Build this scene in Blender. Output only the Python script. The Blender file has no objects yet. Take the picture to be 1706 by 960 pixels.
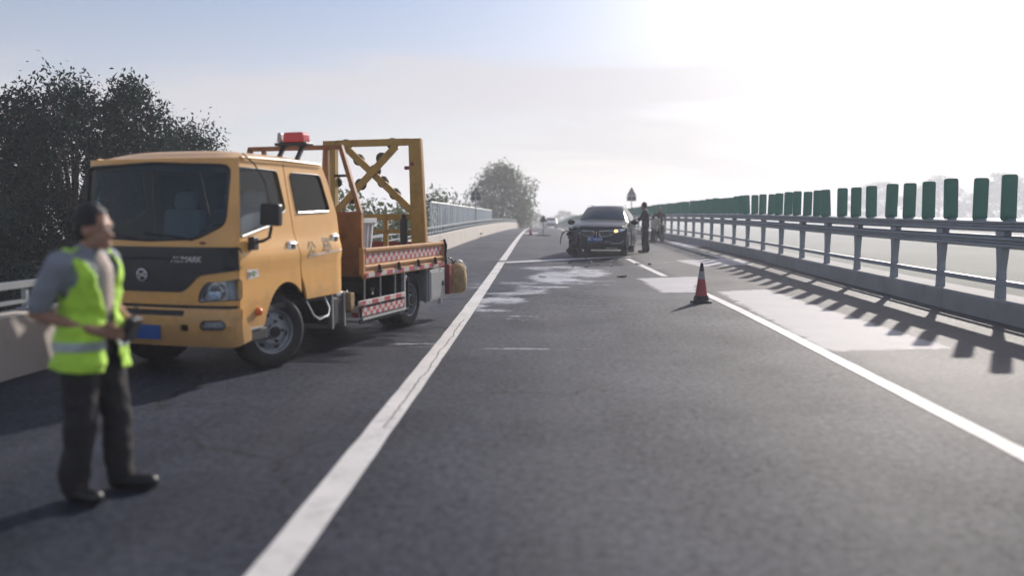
import bpy, bmesh, math, random
import numpy as np
from mathutils import Vector, Matrix, Quaternion, noise
from mathutils.geometry import delaunay_2d_cdt
R = math.radians
PI = math.pi
SC = bpy.context.scene
COL = SC.collection
random.seed(7)

# ------------------------------------------------------------------ camera
FPX, CX, CY, EYE = 1400.0, 853.0, 480.0, 1.65
YAW = math.atan(56 / FPX)
PITCH = math.atan(129 / FPX * math.cos(YAW))
cam_data = bpy.data.cameras.new('camera')
cam = bpy.data.objects.new('camera', cam_data)
COL.objects.link(cam)
cam.location = (0, 0, EYE)
cam.rotation_euler = (PI / 2 - PITCH, 0, YAW)
cam_data.sensor_width = 36
cam_data.lens = 36 * FPX / 1706
cam_data.clip_start = 0.05
cam_data.clip_end = 5000
cam_data.dof.use_dof = True
cam_data.dof.focus_distance = 16.0
cam_data.dof.aperture_fstop = 0.6
SC.camera = cam

# ------------------------------------------------------------------ light
SUN_EL, SUN_AZ = 24.5, 28.0          # azimuth from +Y towards +X
sdir = Vector((math.sin(R(SUN_AZ)) * math.cos(R(SUN_EL)), math.cos(R(SUN_AZ)) * math.cos(R(SUN_EL)), math.sin(R(SUN_EL))))
sun_d = bpy.data.lights.new('sun', 'SUN')
sun_d.energy = 4.7
sun_d.angle = R(0.9)
sun_d.color = (1.0, 0.92, 0.84)
sun = bpy.data.objects.new('sun', sun_d)
COL.objects.link(sun)
sun.rotation_euler = (-sdir).to_track_quat('-Z', 'Y').to_euler()
sun.location = (20, 30, 20)

world = bpy.data.worlds.new('World')
SC.world = world
world.use_nodes = True
wn, wl = world.node_tree.nodes, world.node_tree.links
wn.clear()


def wnode(t, **kw):
    n = wn.new(t)
    for k, v in kw.items():
        setattr(n, k, v)
    return n


def wmath(op, a, b=None, clamp=False):
    n = wn.new('ShaderNodeMath')
    n.operation = op
    n.use_clamp = clamp
    for i, v in enumerate((a, b)):
        if v is None:
            continue
        if isinstance(v, (int, float)):
            n.inputs[i].default_value = v
        else:
            wl.new(v, n.inputs[i])
    return n.outputs[0]


def wmix(f, a, b, mode='MIX'):
    n = wn.new('ShaderNodeMix')
    n.data_type = 'RGBA'
    n.blend_type = mode
    for sock, v in ((n.inputs[0], f), (n.inputs[6], a), (n.inputs[7], b)):
        if hasattr(v, 'is_output'):
            wl.new(v, sock)
        elif isinstance(v, (int, float)):
            sock.default_value = v
        else:
            sock.default_value = (*v, 1)
    return n.outputs[2]


sky = wnode('ShaderNodeTexSky', sky_type='NISHITA')
sky.sun_disc = False
sky.sun_elevation = R(SUN_EL)
sky.sun_rotation = R(SUN_AZ)
sky.air_density = 1.0
sky.dust_density = 1.0
sky.ozone_density = 1.5
geo = wnode('ShaderNodeTexCoord')
vec = geo.outputs['Generated']
sep = wnode('ShaderNodeSeparateXYZ')
wl.new(vec, sep.inputs[0])
# thin high cloud, laid out on a plane overhead
up = wmath('MAXIMUM', sep.outputs[2], 0.0)
den = wmath('ADD', up, 0.24)
comb = wnode('ShaderNodeCombineXYZ')
wl.new(wmath('DIVIDE', sep.outputs[0], den), comb.inputs[0])
wl.new(wmath('DIVIDE', sep.outputs[1], den), comb.inputs[1])
mapn = wnode('ShaderNodeMapping')
mapn.inputs['Rotation'].default_value = (0, 0, R(-24))
mapn.inputs['Scale'].default_value = (0.75, 2.1, 1)
mapn.inputs['Location'].default_value = (1.7, 0.4, 0)
wl.new(comb.outputs[0], mapn.inputs[0])
cl = wnode('ShaderNodeTexNoise')
cl.inputs['Scale'].default_value = 0.85
cl.inputs['Detail'].default_value = 5
cl.inputs['Roughness'].default_value = 0.5
cl.inputs['Distortion'].default_value = 0.6
wl.new(mapn.outputs[0], cl.inputs['Vector'])
cr = wnode('ShaderNodeMapRange')
cr.inputs['From Min'].default_value = 0.42
cr.inputs['From Max'].default_value = 0.60
cr.interpolation_type = 'SMOOTHSTEP'
wl.new(cl.outputs[0], cr.inputs['Value'])
# aureole of the hazy low sun
dotn = wnode('ShaderNodeVectorMath', operation='DOT_PRODUCT')
wl.new(vec, dotn.inputs[0])
dotn.inputs[1].default_value = sdir
dpos = wmath('MAXIMUM', dotn.outputs['Value'], 0.0)
glow = wmath('ADD', wmath('MULTIPLY', wmath('POWER', dpos, 24.0), 1.5), wmath('MULTIPLY', wmath('POWER', dpos, 90.0), 3.0))
cloudcol = wmix(dpos, (5.5, 5.4, 6.1), (7.0, 6.6, 6.9))
skyb = wmix(1.0, sky.outputs[0], (0.86, 0.88, 1.03), 'MULTIPLY')
base = wmix(wmath('MULTIPLY', cr.outputs[0], 0.75), skyb, cloudcol)
hz = wnode('ShaderNodeMapRange')
hz.interpolation_type = 'SMOOTHSTEP'
hz.inputs['From Min'].default_value = 0.0
hz.inputs['From Max'].default_value = 0.34
hz.inputs['To Min'].default_value = 0.62
hz.inputs['To Max'].default_value = 0.0
wl.new(up, hz.inputs['Value'])
base = wmix(hz.outputs[0], base, (6.7, 6.4, 6.4))
gc = wmix(1.0, (7.5, 7.0, 6.4), (1, 1, 1), 'MULTIPLY')
gm = wn.new('ShaderNodeVectorMath')
gm.operation = 'SCALE'
wl.new(gc, gm.inputs[0])
wl.new(glow, gm.inputs['Scale'])
tot = wmix(1.0, base, gm.outputs[0], 'ADD')
bg = wnode('ShaderNodeBackground')
bg.inputs['Strength'].default_value = 0.088
wl.new(tot, bg.inputs['Color'])
wo = wnode('ShaderNodeOutputWorld')
wl.new(bg.outputs[0], wo.inputs['Surface'])

SC.view_settings.view_transform = 'Standard'
SC.view_settings.look = 'None'
SC.view_settings.exposure = 0.25
SC.view_settings.gamma = 1
SC.cycles.use_denoising = True
SC.cycles.max_bounces = 8
SC.cycles.transparent_max_bounces = 16
SC.cycles.volume_bounces = 1
SC.cycles.sample_clamp_indirect = 8

# ------------------------------------------------------------------ geometry helpers


def frame(axis):
    w = Vector(axis).normalized()
    h = Vector((0, 0, 1)) if abs(w.z) < 0.9 else Vector((1, 0, 0))
    u = h.cross(w).normalized()
    return u, w.cross(u), w


class MB:
    def __init__(s):
        s.v, s.f, s.m = [], [], []

    def add(s, vs, fs, mi=0):
        o = len(s.v)
        s.v += [tuple(v) for v in vs]
        s.f += [tuple(i + o for i in f) for f in fs]
        s.m += [mi] * len(fs)
        return s

    def box(s, c, d, rot=None, mi=0, taper=None):
        vs = []
        for z in (-.5, .5):
            for x, y in ((-.5, -.5), (.5, -.5), (.5, .5), (-.5, .5)):
                k = taper if (taper and z > 0) else 1
                p = Vector((x * d[0] * k, y * d[1] * k, z * d[2]))
                if rot is not None:
                    p = rot @ p
                vs.append(p + Vector(c))
        return s.add(vs, [(0, 3, 2, 1), (4, 5, 6, 7), (0, 1, 5, 4), (1, 2, 6, 5), (2, 3, 7, 6), (3, 0, 4, 7)], mi)

    def bar(s, a, b, w, h, upv=(0, 0, 1), mi=0):
        a, b = Vector(a), Vector(b)
        d = b - a
        L = d.length
        z = d.normalized()
        x = z.cross(Vector(upv))
        if x.length < 1e-4:
            x = z.cross(Vector((1, 0, 0)))
        x.normalize()
        y = x.cross(z)
        m = Matrix((x, y, z)).transposed()
        return s.box((a + b) / 2, (w, h, L), m, mi)

    def tube(s, pts, rad, n=8, cap=True, mi=0):
        pts = [Vector(p) for p in pts]
        if isinstance(rad, (int, float)):
            rad = [rad] * len(pts)
        vs, fs = [], []
        u = None
        for i, p in enumerate(pts):
            d = (pts[min(i + 1, len(pts) - 1)] - pts[max(i - 1, 0)]).normalized()
            if u is None:
                u, v, _ = frame(d)
            else:
                u = (u - d * u.dot(d)).normalized()
                v = d.cross(u)
            for k in range(n):
                a = 2 * PI * k / n
                vs.append(p + (u * math.cos(a) + v * math.sin(a)) * rad[i])
        for i in range(len(pts) - 1):
            for k in range(n):
                k2 = (k + 1) % n
                fs.append((i * n + k, i * n + k2, (i + 1) * n + k2, (i + 1) * n + k))
        if cap:
            fs.append(tuple(range(n - 1, -1, -1)))
            fs.append(tuple((len(pts) - 1) * n + k for k in range(n)))
        return s.add(vs, fs, mi)

    def lathe(s, prof, c=(0, 0, 0), axis=(0, 0, 1), n=24, mi=0, closed=False):
        u, v, w = frame(axis)
        vs, fs = [], []
        for r, h in prof:
            for k in range(n):
                a = 2 * PI * k / n
                vs.append(Vector(c) + (u * math.cos(a) + v * math.sin(a)) * max(r, 1e-4) + w * h)
        m = len(prof)
        for i in range(m if closed else m - 1):
            j = (i + 1) % m
            for k in range(n):
                k2 = (k + 1) % n
                fs.append((i * n + k, i * n + k2, j * n + k2, j * n + k))
        return s.add(vs, fs, mi)

    def disc(s, c, axis, r, h, n=16, mi=0):
        return s.lathe([(0, 0), (r, 0), (r, h), (0, h)], c, axis, n, mi)

    def prism(s, poly, z0, z1, mp=None, mi=0):
        n = len(poly)
        mp = mp or (lambda a, b, c: (a, b, c))
        vs = [mp(a, b, z0) for a, b in poly] + [mp(a, b, z1) for a, b in poly]
        fs = [tuple(range(n - 1, -1, -1)), tuple(range(n, 2 * n))]
        for i in range(n):
            j = (i + 1) % n
            fs.append((i, j, n + j, n + i))
        return s.add(vs, fs, mi)

    def ell(s, c, d, rot=None, sub=2, mi=0):
        bm = bmesh.new()
        bmesh.ops.create_icosphere(bm, subdivisions=sub, radius=1)
        vs = []
        for v in bm.verts:
            p = Vector((v.co.x * d[0], v.co.y * d[1], v.co.z * d[2]))
            if rot is not None:
                p = rot @ p
            vs.append(p + Vector(c))
        fs = [[v.index for v in f.verts] for f in bm.faces]
        bm.free()
        return s.add(vs, fs, mi)

    def mesh(s, name, mats=None, smooth=False, ang=40, fix=True):
        me = bpy.data.meshes.new(name)
        me.from_pydata(s.v, [], s.f)
        if fix:
            bm = bmesh.new()
            bm.from_mesh(me)
            bmesh.ops.recalc_face_normals(bm, faces=bm.faces)
            bm.to_mesh(me)
            bm.free()
        if mats:
            for m in (mats if isinstance(mats, (list, tuple)) else [mats]):
                me.materials.append(m)
            if any(s.m):
                me.polygons.foreach_set('material_index', s.m)
        if smooth:
            me.polygons.foreach_set('use_smooth', [True] * len(me.polygons))
            me.set_sharp_from_angle(angle=R(ang))
        me.update()
        return me

    def build(s, name, mats, parent=None, smooth=False, bevel=0, ang=40, loc=None):
        return link(name, s.mesh(name, mats, smooth, ang), parent, bevel, loc)


def link(name, me, parent=None, bevel=0, loc=None):
    o = bpy.data.objects.new(name, me)
    COL.objects.link(o)
    if parent is not None:
        o.parent = parent
    if loc is not None:
        o.location = loc
    if bevel:
        b = o.modifiers.new('bevel', 'BEVEL')
        b.width = bevel
        b.segments = 2
        b.limit_method = 'ANGLE'
        b.angle_limit = R(40)
        b.harden_normals = False
    return o


def tag(o, label=None, cat=None, group=None, kind=None):
    if label:
        o['label'] = label
    if cat:
        o['category'] = cat
    if group:
        o['group'] = group
    if kind:
        o['kind'] = kind
    return o


def thing(name, label, cat, loc=(0, 0, 0), rz=0, group=None, scale=1):
    o = bpy.data.objects.new(name, None)
    COL.objects.link(o)
    o.empty_display_size = 0.2
    o.location = loc
    o.rotation_euler = (0, 0, rz)
    o.scale = (scale,) * 3
    return tag(o, label, cat, group)


def copy_tree(o, parent=None):
    c = o.copy()
    COL.objects.link(c)
    c.parent = parent
    for ch in [x for x in ALLCH(o)]:
        copy_tree(ch, c)
    return c


def ALLCH(o):
    return [x for x in COL.objects if x.parent == o]


def inpoly(x, y, poly):
    c = False
    j = len(poly) - 1
    for i in range(len(poly)):
        xi, yi = poly[i]
        xj, yj = poly[j]
        if (yi > y) != (yj > y) and x < (xj - xi) * (y - yi) / (yj - yi) + xi:
            c = not c
        j = i
    return c


def rsub(poly, L):
    out = []
    for i, p in enumerate(poly):
        q = poly[(i + 1) % len(poly)]
        n = max(1, int(math.ceil(math.hypot(q[0] - p[0], q[1] - p[1]) / L)))
        for k in range(n):
            out.append((p[0] + (q[0] - p[0]) * k / n, p[1] + (q[1] - p[1]) * k / n))
    return out


def rounded(poly, r, n=4):
    """round the corners of a polygon"""
    out = []
    m = len(poly)
    for i in range(m):
        p = Vector(poly[i])
        a = Vector(poly[i - 1]) - p
        b = Vector(poly[(i + 1) % m]) - p
        rr = min(r, a.length * .45, b.length * .45)
        p0, p1 = p + a.normalized() * rr, p + b.normalized() * rr
        for k in range(n + 1):
            t = k / n
            q = p0 * (1 - t) ** 2 + p * 2 * t * (1 - t) + p1 * t * t
            out.append((q.x, q.y))
    return out


def panel(name, outline, mapf, mat, parent, holes=(), thick=0.02, L=0.1, bevel=0.0, off=0.0):
    """sheet cut to an outline (with holes) on a curved surface mapf(a, b, offset) and given thickness"""
    loops = [rsub(outline, L)] + [rsub(h, L) for h in holes]
    vs, es = [], []
    for lp in loops:
        o = len(vs)
        vs += [Vector(p) for p in lp]
        es += [(o + i, o + (i + 1) % len(lp)) for i in range(len(lp))]
    xs = [p[0] for p in loops[0]]
    ys = [p[1] for p in loops[0]]
    nb = list(vs)
    x = min(xs) + L * .5
    while x < max(xs):
        y = min(ys) + L * .5
        while y < max(ys):
            if inpoly(x, y, loops[0]) and not any(inpoly(x, y, h) for h in loops[1:]):
                if min((p.x - x) ** 2 + (p.y - y) ** 2 for p in nb) > (L * .4) ** 2:
                    vs.append(Vector((x, y)))
            y += L
        x += L
    r = delaunay_2d_cdt(vs, es, [], 0, 1e-6)
    pv, tris = r[0], r[2]
    keep = []
    for t in tris:
        cx = sum(pv[i].x for i in t) / len(t)
        cy = sum(pv[i].y for i in t) / len(t)
        if inpoly(cx, cy, loops[0]) and not any(inpoly(cx, cy, h) for h in loops[1:]):
            keep.append(tuple(t))
    n = len(pv)
    V = [mapf(p.x, p.y, off) for p in pv] + [mapf(p.x, p.y, off - thick) for p in pv]
    Fs = []
    ec = {}
    for t in keep:
        Fs.append(t)
        Fs.append(tuple(i + n for i in reversed(t)))
        for i in range(3):
            e = (t[i], t[(i + 1) % 3])
            ec[e] = ec.get(e, 0) + 1
    for (a, b) in ec:
        if (b, a) not in ec:
            Fs.append((b, a, a + n, b + n))
    mb = MB().add(V, Fs)
    me = mb.mesh(name, mat, True, 35)
    return link(name, me, parent, bevel)


def text_mesh(name, body, size, mat, parent, M, depth=0.002, shear=0, space=1.0, bold=0.0):
    cu = bpy.data.curves.new(name, 'FONT')
    cu.body = body
    cu.size = size
    cu.extrude = depth
    cu.align_x = 'CENTER'
    cu.align_y = 'CENTER'
    cu.shear = shear
    cu.offset = bold
    cu.space_character = space
    t = bpy.data.objects.new(name + '_tmp', cu)
    COL.objects.link(t)
    dg = bpy.context.evaluated_depsgraph_get()
    me = bpy.data.meshes.new_from_object(t.evaluated_get(dg))
    bpy.data.objects.remove(t)
    me.name = name
    me.materials.clear()
    me.materials.append(mat)
    o = link(name, me, parent)
    o.matrix_local = M
    return o


def basis(o, x, y):
    """matrix with origin o, local x and y axes given"""
    x, y = Vector(x).normalized(), Vector(y)
    z = x.cross(y).normalized()
    y = z.cross(x)
    m = Matrix((x, y, z)).transposed().to_4x4()
    m.translation = Vector(o)
    return m


# ------------------------------------------------------------------ materials
def mat(name, col, rough=0.6, metal=0.0, var=0.0, vscale=3.0, bump=0.0, bscale=60.0, spec=0.5, coat=0.0,
        dirt=None, dirt_amt=0.0, dscale=2.0, emit=None, estr=0.0, rvar=0.0, lowdirt=0.0, sheen=0.0):
    m = bpy.data.materials.new(name)
    m.use_nodes = True
    nt = m.node_tree
    N, Lk = nt.nodes, nt.links
    p = N['Principled BSDF']
    p.inputs['Base Color'].default_value = (*col, 1)
    p.inputs['Roughness'].default_value = rough
    p.inputs['Metallic'].default_value = metal
    p.inputs['Specular IOR Level'].default_value = spec
    if coat:
        p.inputs['Coat Weight'].default_value = coat
        p.inputs['Coat Roughness'].default_value = 0.06
    if sheen:
        p.inputs['Sheen Weight'].default_value = sheen
    if emit:
        p.inputs['Emission Color'].default_value = (*emit, 1)
        p.inputs['Emission Strength'].default_value = estr
    tc = N.new('ShaderNodeTexCoord')

    def nz(scale, detail=4, rgh=0.6):
        n = N.new('ShaderNodeTexNoise')
        n.inputs['Scale'].default_value = scale
        n.inputs['Detail'].default_value = detail
        n.inputs['Roughness'].default_value = rgh
        Lk.new(tc.outputs['Object'], n.inputs['Vector'])
        return n

    def rng(src, a, b, c, d):
        r = N.new('ShaderNodeMapRange')
        for k, v in zip(('From Min', 'From Max', 'To Min', 'To Max'), (a, b, c, d)):
            r.inputs[k].default_value = v
        Lk.new(src, r.inputs['Value'])
        return r.outputs[0]

    def mixc(f, a, b, mode='MIX'):
        x = N.new('ShaderNodeMix')
        x.data_type = 'RGBA'
        x.blend_type = mode
        for sck, v in ((x.inputs[0], f), (x.inputs[6], a), (x.inputs[7], b)):
            if hasattr(v, 'is_output'):
                Lk.new(v, sck)
            elif isinstance(v, (int, float)):
                sck.default_value = v
            else:
                sck.default_value = (*v, 1)
        return x.outputs[2]
    cur = None
    if var:
        n = nz(vscale)
        f = rng(n.outputs[0], 0.3, 0.7, 1 - var, 1 + var)
        h = N.new('ShaderNodeHueSaturation')
        h.inputs['Color'].default_value = (*col, 1)
        Lk.new(f, h.inputs['Value'])
        cur = h.outputs[0]
    if dirt:
        n = nz(dscale, 8, 0.7)
        f = rng(n.outputs[0], 0.5, 0.75, 0, dirt_amt)
        cur = mixc(f, cur if cur else col, dirt)
    if lowdirt:
        sx = N.new('ShaderNodeSeparateXYZ')
        Lk.new(tc.outputs['Object'], sx.inputs[0])
        n = nz(5, 6, 0.7)
        a = N.new('ShaderNodeMath')
        a.operation = 'ADD'
        Lk.new(sx.outputs[2], a.inputs[0])
        Lk.new(rng(n.outputs[0], 0.3, 0.7, -0.18, 0.18), a.inputs[1])
        f = rng(a.outputs[0], 0.45, 0.8, lowdirt, 0)
        cur = mixc(f, cur if cur else col, (0.16, 0.13, 0.10))
    if cur:
        Lk.new(cur, p.inputs['Base Color'])
    if rvar:
        n = nz(vscale * 1.7, 6)
        Lk.new(rng(n.outputs[0], 0.3, 0.7, max(0.02, rough - rvar), min(1, rough + rvar)), p.inputs['Roughness'])
    if bump:
        n = nz(bscale, 5)
        b = N.new('ShaderNodeBump')
        b.inputs['Strength'].default_value = bump
        b.inputs['Distance'].default_value = 0.02
        Lk.new(n.outputs[0], b.inputs['Height'])
        Lk.new(b.outputs[0], p.inputs['Normal'])
    return m


def glass_mat(name, tint, refl=1.0, rough=0.03):
    m = bpy.data.materials.new(name)
    m.use_nodes = True
    N, Lk = m.node_tree.nodes, m.node_tree.links
    N.clear()
    t = N.new('ShaderNodeBsdfTransparent')
    t.inputs[0].default_value = (*tint, 1)
    g = N.new('ShaderNodeBsdfGlossy')
    g.inputs['Roughness'].default_value = rough
    g.inputs[0].default_value = (refl, refl, refl, 1)
    lw = N.new('ShaderNodeLayerWeight')
    lw.inputs['Blend'].default_value = .5
    pw = N.new('ShaderNodeMath')
    pw.operation = 'POWER'
    pw.inputs[1].default_value = 5
    Lk.new(lw.outputs['Facing'], pw.inputs[0])
    fr = N.new('ShaderNodeMath')
    fr.operation = 'MULTIPLY_ADD'
    fr.inputs[1].default_value = .92
    fr.inputs[2].default_value = .04
    Lk.new(pw.outputs[0], fr.inputs[0])
    mx = N.new('ShaderNodeMixShader')
    o = N.new('ShaderNodeOutputMaterial')
    Lk.new(fr.outputs[0], mx.inputs[0])
    Lk.new(t.outputs[0], mx.inputs[1])
    Lk.new(g.outputs[0], mx.inputs[2])
    Lk.new(mx.outputs[0], o.inputs[0])
    return m


def checker_mat(name, sx, sz, ca=(0.42, 0.025, 0.05), cb=(0.55, 0.50, 0.47), stripes=False, axis='x'):
    """flat printed reflective tape: red and white checks (object space x, z)"""
    m = mat(name, cb, 0.45)
    N, Lk = m.node_tree.nodes, m.node_tree.links
    p = N['Principled BSDF']
    tc = N.new('ShaderNodeTexCoord')
    mp = N.new('ShaderNodeMapping')
    mp.inputs['Scale'].default_value = (1 / sx if axis == 'x' else 0.0, 1 / sx if axis == 'y' else 0.0, 1 / sz)
    mp.inputs['Location'].default_value = (0.013, 0.013, 0.013)
    Lk.new(tc.outputs['Object'], mp.inputs[0])
    ck = N.new('ShaderNodeTexChecker')
    ck.inputs['Scale'].default_value = 1.0
    ck.inputs['Color1'].default_value = (*ca, 1)
    ck.inputs['Color2'].default_value = (*cb, 1)
    Lk.new(mp.outputs[0], ck.inputs['Vector'])
    n = N.new('ShaderNodeTexNoise')
    n.inputs['Scale'].default_value = 14
    n.inputs['Detail'].default_value = 6
    Lk.new(tc.outputs['Object'], n.inputs['Vector'])
    rg = N.new('ShaderNodeMapRange')
    rg.inputs['From Min'].default_value = 0.45
    rg.inputs['From Max'].default_value = 0.75
    rg.inputs['To Max'].default_value = 0.6
    Lk.new(n.outputs[0], rg.inputs['Value'])
    x = N.new('ShaderNodeMix')
    x.data_type = 'RGBA'
    Lk.new(rg.outputs[0], x.inputs[0])
    Lk.new(ck.outputs[0], x.inputs[6])
    x.inputs[7].default_value = (0.34, 0.27, 0.24, 1)
    Lk.new(x.outputs[2], p.inputs['Base Color'])
    return m


ORANGE = (0.80, 0.425, 0.115)
M = {}
M['paint'] = mat('truck_paint', ORANGE, 0.38, var=0.06, vscale=2.5, coat=0.35, dirt=(0.42, 0.25, 0.10), dirt_amt=0.35, dscale=3, lowdirt=0.42, rvar=0.06)
M['paint_old'] = mat('worn_yellow_paint', (0.40, 0.25, 0.05), 0.55, var=0.14, vscale=5, dirt=(0.10, 0.06, 0.03), dirt_amt=0.6, dscale=6, bump=0.08)
M['paint_bed'] = mat('bed_orange_paint', (0.55, 0.28, 0.10), 0.5, var=0.1, vscale=4, dirt=(0.18, 0.10, 0.06), dirt_amt=0.6, dscale=7)
M['rustbrown'] = mat('rusty_brown_paint', (0.26, 0.12, 0.05), 0.6, var=0.2, vscale=6, dirt=(0.06, 0.03, 0.02), dirt_amt=0.7, dscale=5)
M['redbrown'] = mat('dull_red_paint', (0.22, 0.035, 0.03), 0.5, var=0.2, vscale=8, dirt=(0.05, 0.02, 0.02), dirt_amt=0.6)
M['black'] = mat('black_plastic', (0.018, 0.02, 0.024), 0.45, var=0.15, vscale=8)
M['grille'] = mat('grille_black', (0.014, 0.018, 0.026), 0.32, var=0.15)
M['chassis'] = mat('chassis_black', (0.02, 0.02, 0.022), 0.7, var=0.3, vscale=6, dirt=(0.07, 0.06, 0.05), dirt_amt=0.5)
M['rubber'] = mat('tyre_rubber', (0.022, 0.022, 0.023), 0.75, var=0.2, vscale=9, dirt=(0.08, 0.07, 0.06), dirt_amt=0.35, bump=0.06)
M['steel'] = mat('wheel_steel', (0.36, 0.38, 0.40), 0.42, metal=0.55, var=0.18, vscale=9, dirt=(0.10, 0.09, 0.08), dirt_amt=0.6, dscale=8)
M['chrome'] = mat('chrome', (0.72, 0.73, 0.75), 0.14, metal=1.0)
M['alu'] = mat('dull_aluminium', (0.5, 0.51, 0.52), 0.38, metal=0.9, var=0.1)
M['toolbox'] = mat('tool_box_grey', (0.34, 0.35, 0.35), 0.5, metal=0.3, var=0.12, vscale=5, dirt=(0.08, 0.08, 0.08), dirt_amt=0.5, dscale=5)
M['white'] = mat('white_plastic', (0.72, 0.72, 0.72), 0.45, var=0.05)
M['bin'] = mat('bin_plastic', (0.55, 0.55, 0.56), 0.5, var=0.1, vscale=5, dirt=(0.25, 0.23, 0.22), dirt_amt=0.5, dscale=6)
M['glass'] = glass_mat('cab_glass', (0.72, 0.76, 0.78), .7)
M['windscreen'] = glass_mat('windscreen_glass', (0.50, 0.60, 0.64), .7)
M['darkglass'] = glass_mat('tinted_glass', (0.16, 0.18, 0.20), .8)
M['suvglass'] = mat('car_windscreen', (0.022, 0.048, 0.068), 0.10, spec=.5)
M['lens'] = glass_mat('lamp_lens', (0.86, 0.9, 0.93))
M['reflector'] = mat('lamp_reflector', (0.7, 0.72, 0.75), 0.18, metal=0.9, var=0.2, vscale=30)
M['amber'] = mat('amber_lens', (0.75, 0.16, 0.02), 0.2, coat=0.4)
M['redlens'] = mat('red_lens', (0.55, 0.02, 0.03), 0.2, coat=0.4)
M['plate'] = mat('plate_blue', (0.02, 0.09, 0.32), 0.4)
M['letter'] = mat('letter_white', (0.72, 0.74, 0.76), 0.4)
M['silver'] = mat('letter_silver', (0.55, 0.56, 0.58), 0.3, metal=0.7)
M['fadedgrey'] = mat('faded_grey_letter', (0.30, 0.26, 0.22), 0.75, var=0.25, vscale=30, spec=.2)
M['fadedwhite'] = mat('faded_reflective_strip', (0.74, 0.56, 0.40), 0.5)
M['seat'] = mat('seat_cover', (0.55, 0.55, 0.56), 0.9, var=0.1)
M['interior'] = mat('cab_interior', (0.05, 0.052, 0.055), 0.8)
M['green'] = mat('sticker_green', (0.16, 0.32, 0.12), 0.5)
M['maroon'] = mat('sticker_maroon', (0.20, 0.04, 0.03), 0.5)
M['tan'] = mat('tan_canvas', (0.36, 0.25, 0.12), 0.9, var=0.3, vscale=10, dirt=(0.06, 0.05, 0.03), dirt_amt=0.7, dscale=7, bump=0.3, bscale=25)
M['check'] = checker_mat('checker_tape', 0.075, 0.062)
M['check2'] = checker_mat('side_guard_checker_tape', 0.08, 0.05)
M['checkdim'] = checker_mat('end_checker_tape', 0.10, 0.07, (0.25, 0.03, 0.04), (0.42, 0.42, 0.44), axis='y')  # tape of the end face, its shade mixed into duller colours
M['stripe'] = checker_mat('stripe_tape', 0.17, 4.0)
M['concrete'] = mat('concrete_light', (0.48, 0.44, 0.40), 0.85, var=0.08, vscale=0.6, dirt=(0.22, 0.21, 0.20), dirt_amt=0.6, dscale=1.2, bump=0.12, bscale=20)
M['concrete_d'] = mat('concrete_grey', (0.30, 0.30, 0.30), 0.85, var=0.12, vscale=1.2, dirt=(0.15, 0.15, 0.15), dirt_amt=0.5, dscale=2, bump=0.12, bscale=20)
M['galv'] = mat('galvanised_steel', (0.30, 0.335, 0.36), 0.45, metal=0.5, var=0.12, vscale=1.5)
M['railpaint'] = mat('rail_grey_paint', (0.24, 0.28, 0.32), 0.5, metal=0.2, var=0.12, vscale=1.2)
M['fence'] = mat('fence_pale_paint', (0.74, 0.78, 0.79), 0.5, var=0.08)
M['blade'] = mat('anti_glare_green', (0.060, 0.175, 0.150), 0.5, var=0.18, vscale=1.5, dirt=(0.16, 0.20, 0.19), dirt_amt=0.6, dscale=4)
M['line'] = mat('road_paint_white', (0.60, 0.585, 0.57), 0.7, var=0.10, vscale=1.4, dirt=(0.20, 0.19, 0.19), dirt_amt=0.55, dscale=6, bump=0.15, bscale=80)
M['patch'] = mat('worn_white_hatching', (0.50, 0.485, 0.475), 0.7, var=0.12, vscale=1.5, dirt=(0.20, 0.19, 0.19), dirt_amt=0.6, dscale=5, bump=0.12, bscale=80)
M['crack'] = mat('crack_dark', (0.035, 0.033, 0.033), 0.9)
M['joint'] = mat('joint_steel', (0.50, 0.51, 0.53), 0.5, metal=0.0, var=0.2, vscale=4)
M['signback'] = mat('sign_back_grey', (0.075, 0.08, 0.085), 0.5, metal=0.3, var=0.1)
M['conered'] = mat('cone_red', (0.36, 0.045, 0.05), 0.55, var=0.12, dirt=(0.10, 0.04, 0.03), dirt_amt=0.5)
M['conewhite'] = mat('cone_white_band', (0.26, 0.26, 0.28), 0.4)
M['skin'] = mat('skin', (0.33, 0.18, 0.12), 0.55, var=0.08, vscale=12)
M['hair'] = mat('hair_black', (0.012, 0.011, 0.011), 0.6, var=0.3, vscale=40, bump=0.4, bscale=90)
M['hairgrey'] = mat('hair_grey', (0.25, 0.24, 0.23), 0.7, var=0.3, vscale=40)
M['vest'] = mat('hi_vis_vest', (0.44, 0.76, 0.05), 0.7, var=0.08, vscale=9, emit=None, sheen=0.2, bump=0.12, bscale=14)
M['vesttape'] = mat('vest_reflective_tape', (0.36, 0.42, 0.42), 0.45, metal=0.3)
M['shirt'] = mat('grey_blue_shirt', (0.22, 0.245, 0.28), 0.85, var=0.12, vscale=8, bump=0.15, bscale=12)
M['undershirt'] = mat('pale_undershirt', (0.50, 0.42, 0.36), 0.85)
M['trousers'] = mat('dark_trousers', (0.022, 0.020, 0.021), 0.85, var=0.2, vscale=7, bump=0.2, bscale=12)
M['darkcloth'] = mat('dark_cloth', (0.022, 0.026, 0.034), 0.85, var=0.2, vscale=7, bump=0.2, bscale=12)
M['shoe'] = mat('shoe_black', (0.014, 0.013, 0.013), 0.45)
M['apron'] = mat('pale_beige_cloth', (0.42, 0.38, 0.30), 0.9, var=0.25, vscale=7, bump=0.3, bscale=10)
M['suv'] = mat('suv_paint', (0.004, 0.011, 0.027), 0.25, metal=0.0, coat=0.0, var=0.1, spec=0.22)
M['crumple'] = mat('crumpled_dark', (0.014, 0.016, 0.020), 0.6, var=0.5, vscale=14)
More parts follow.
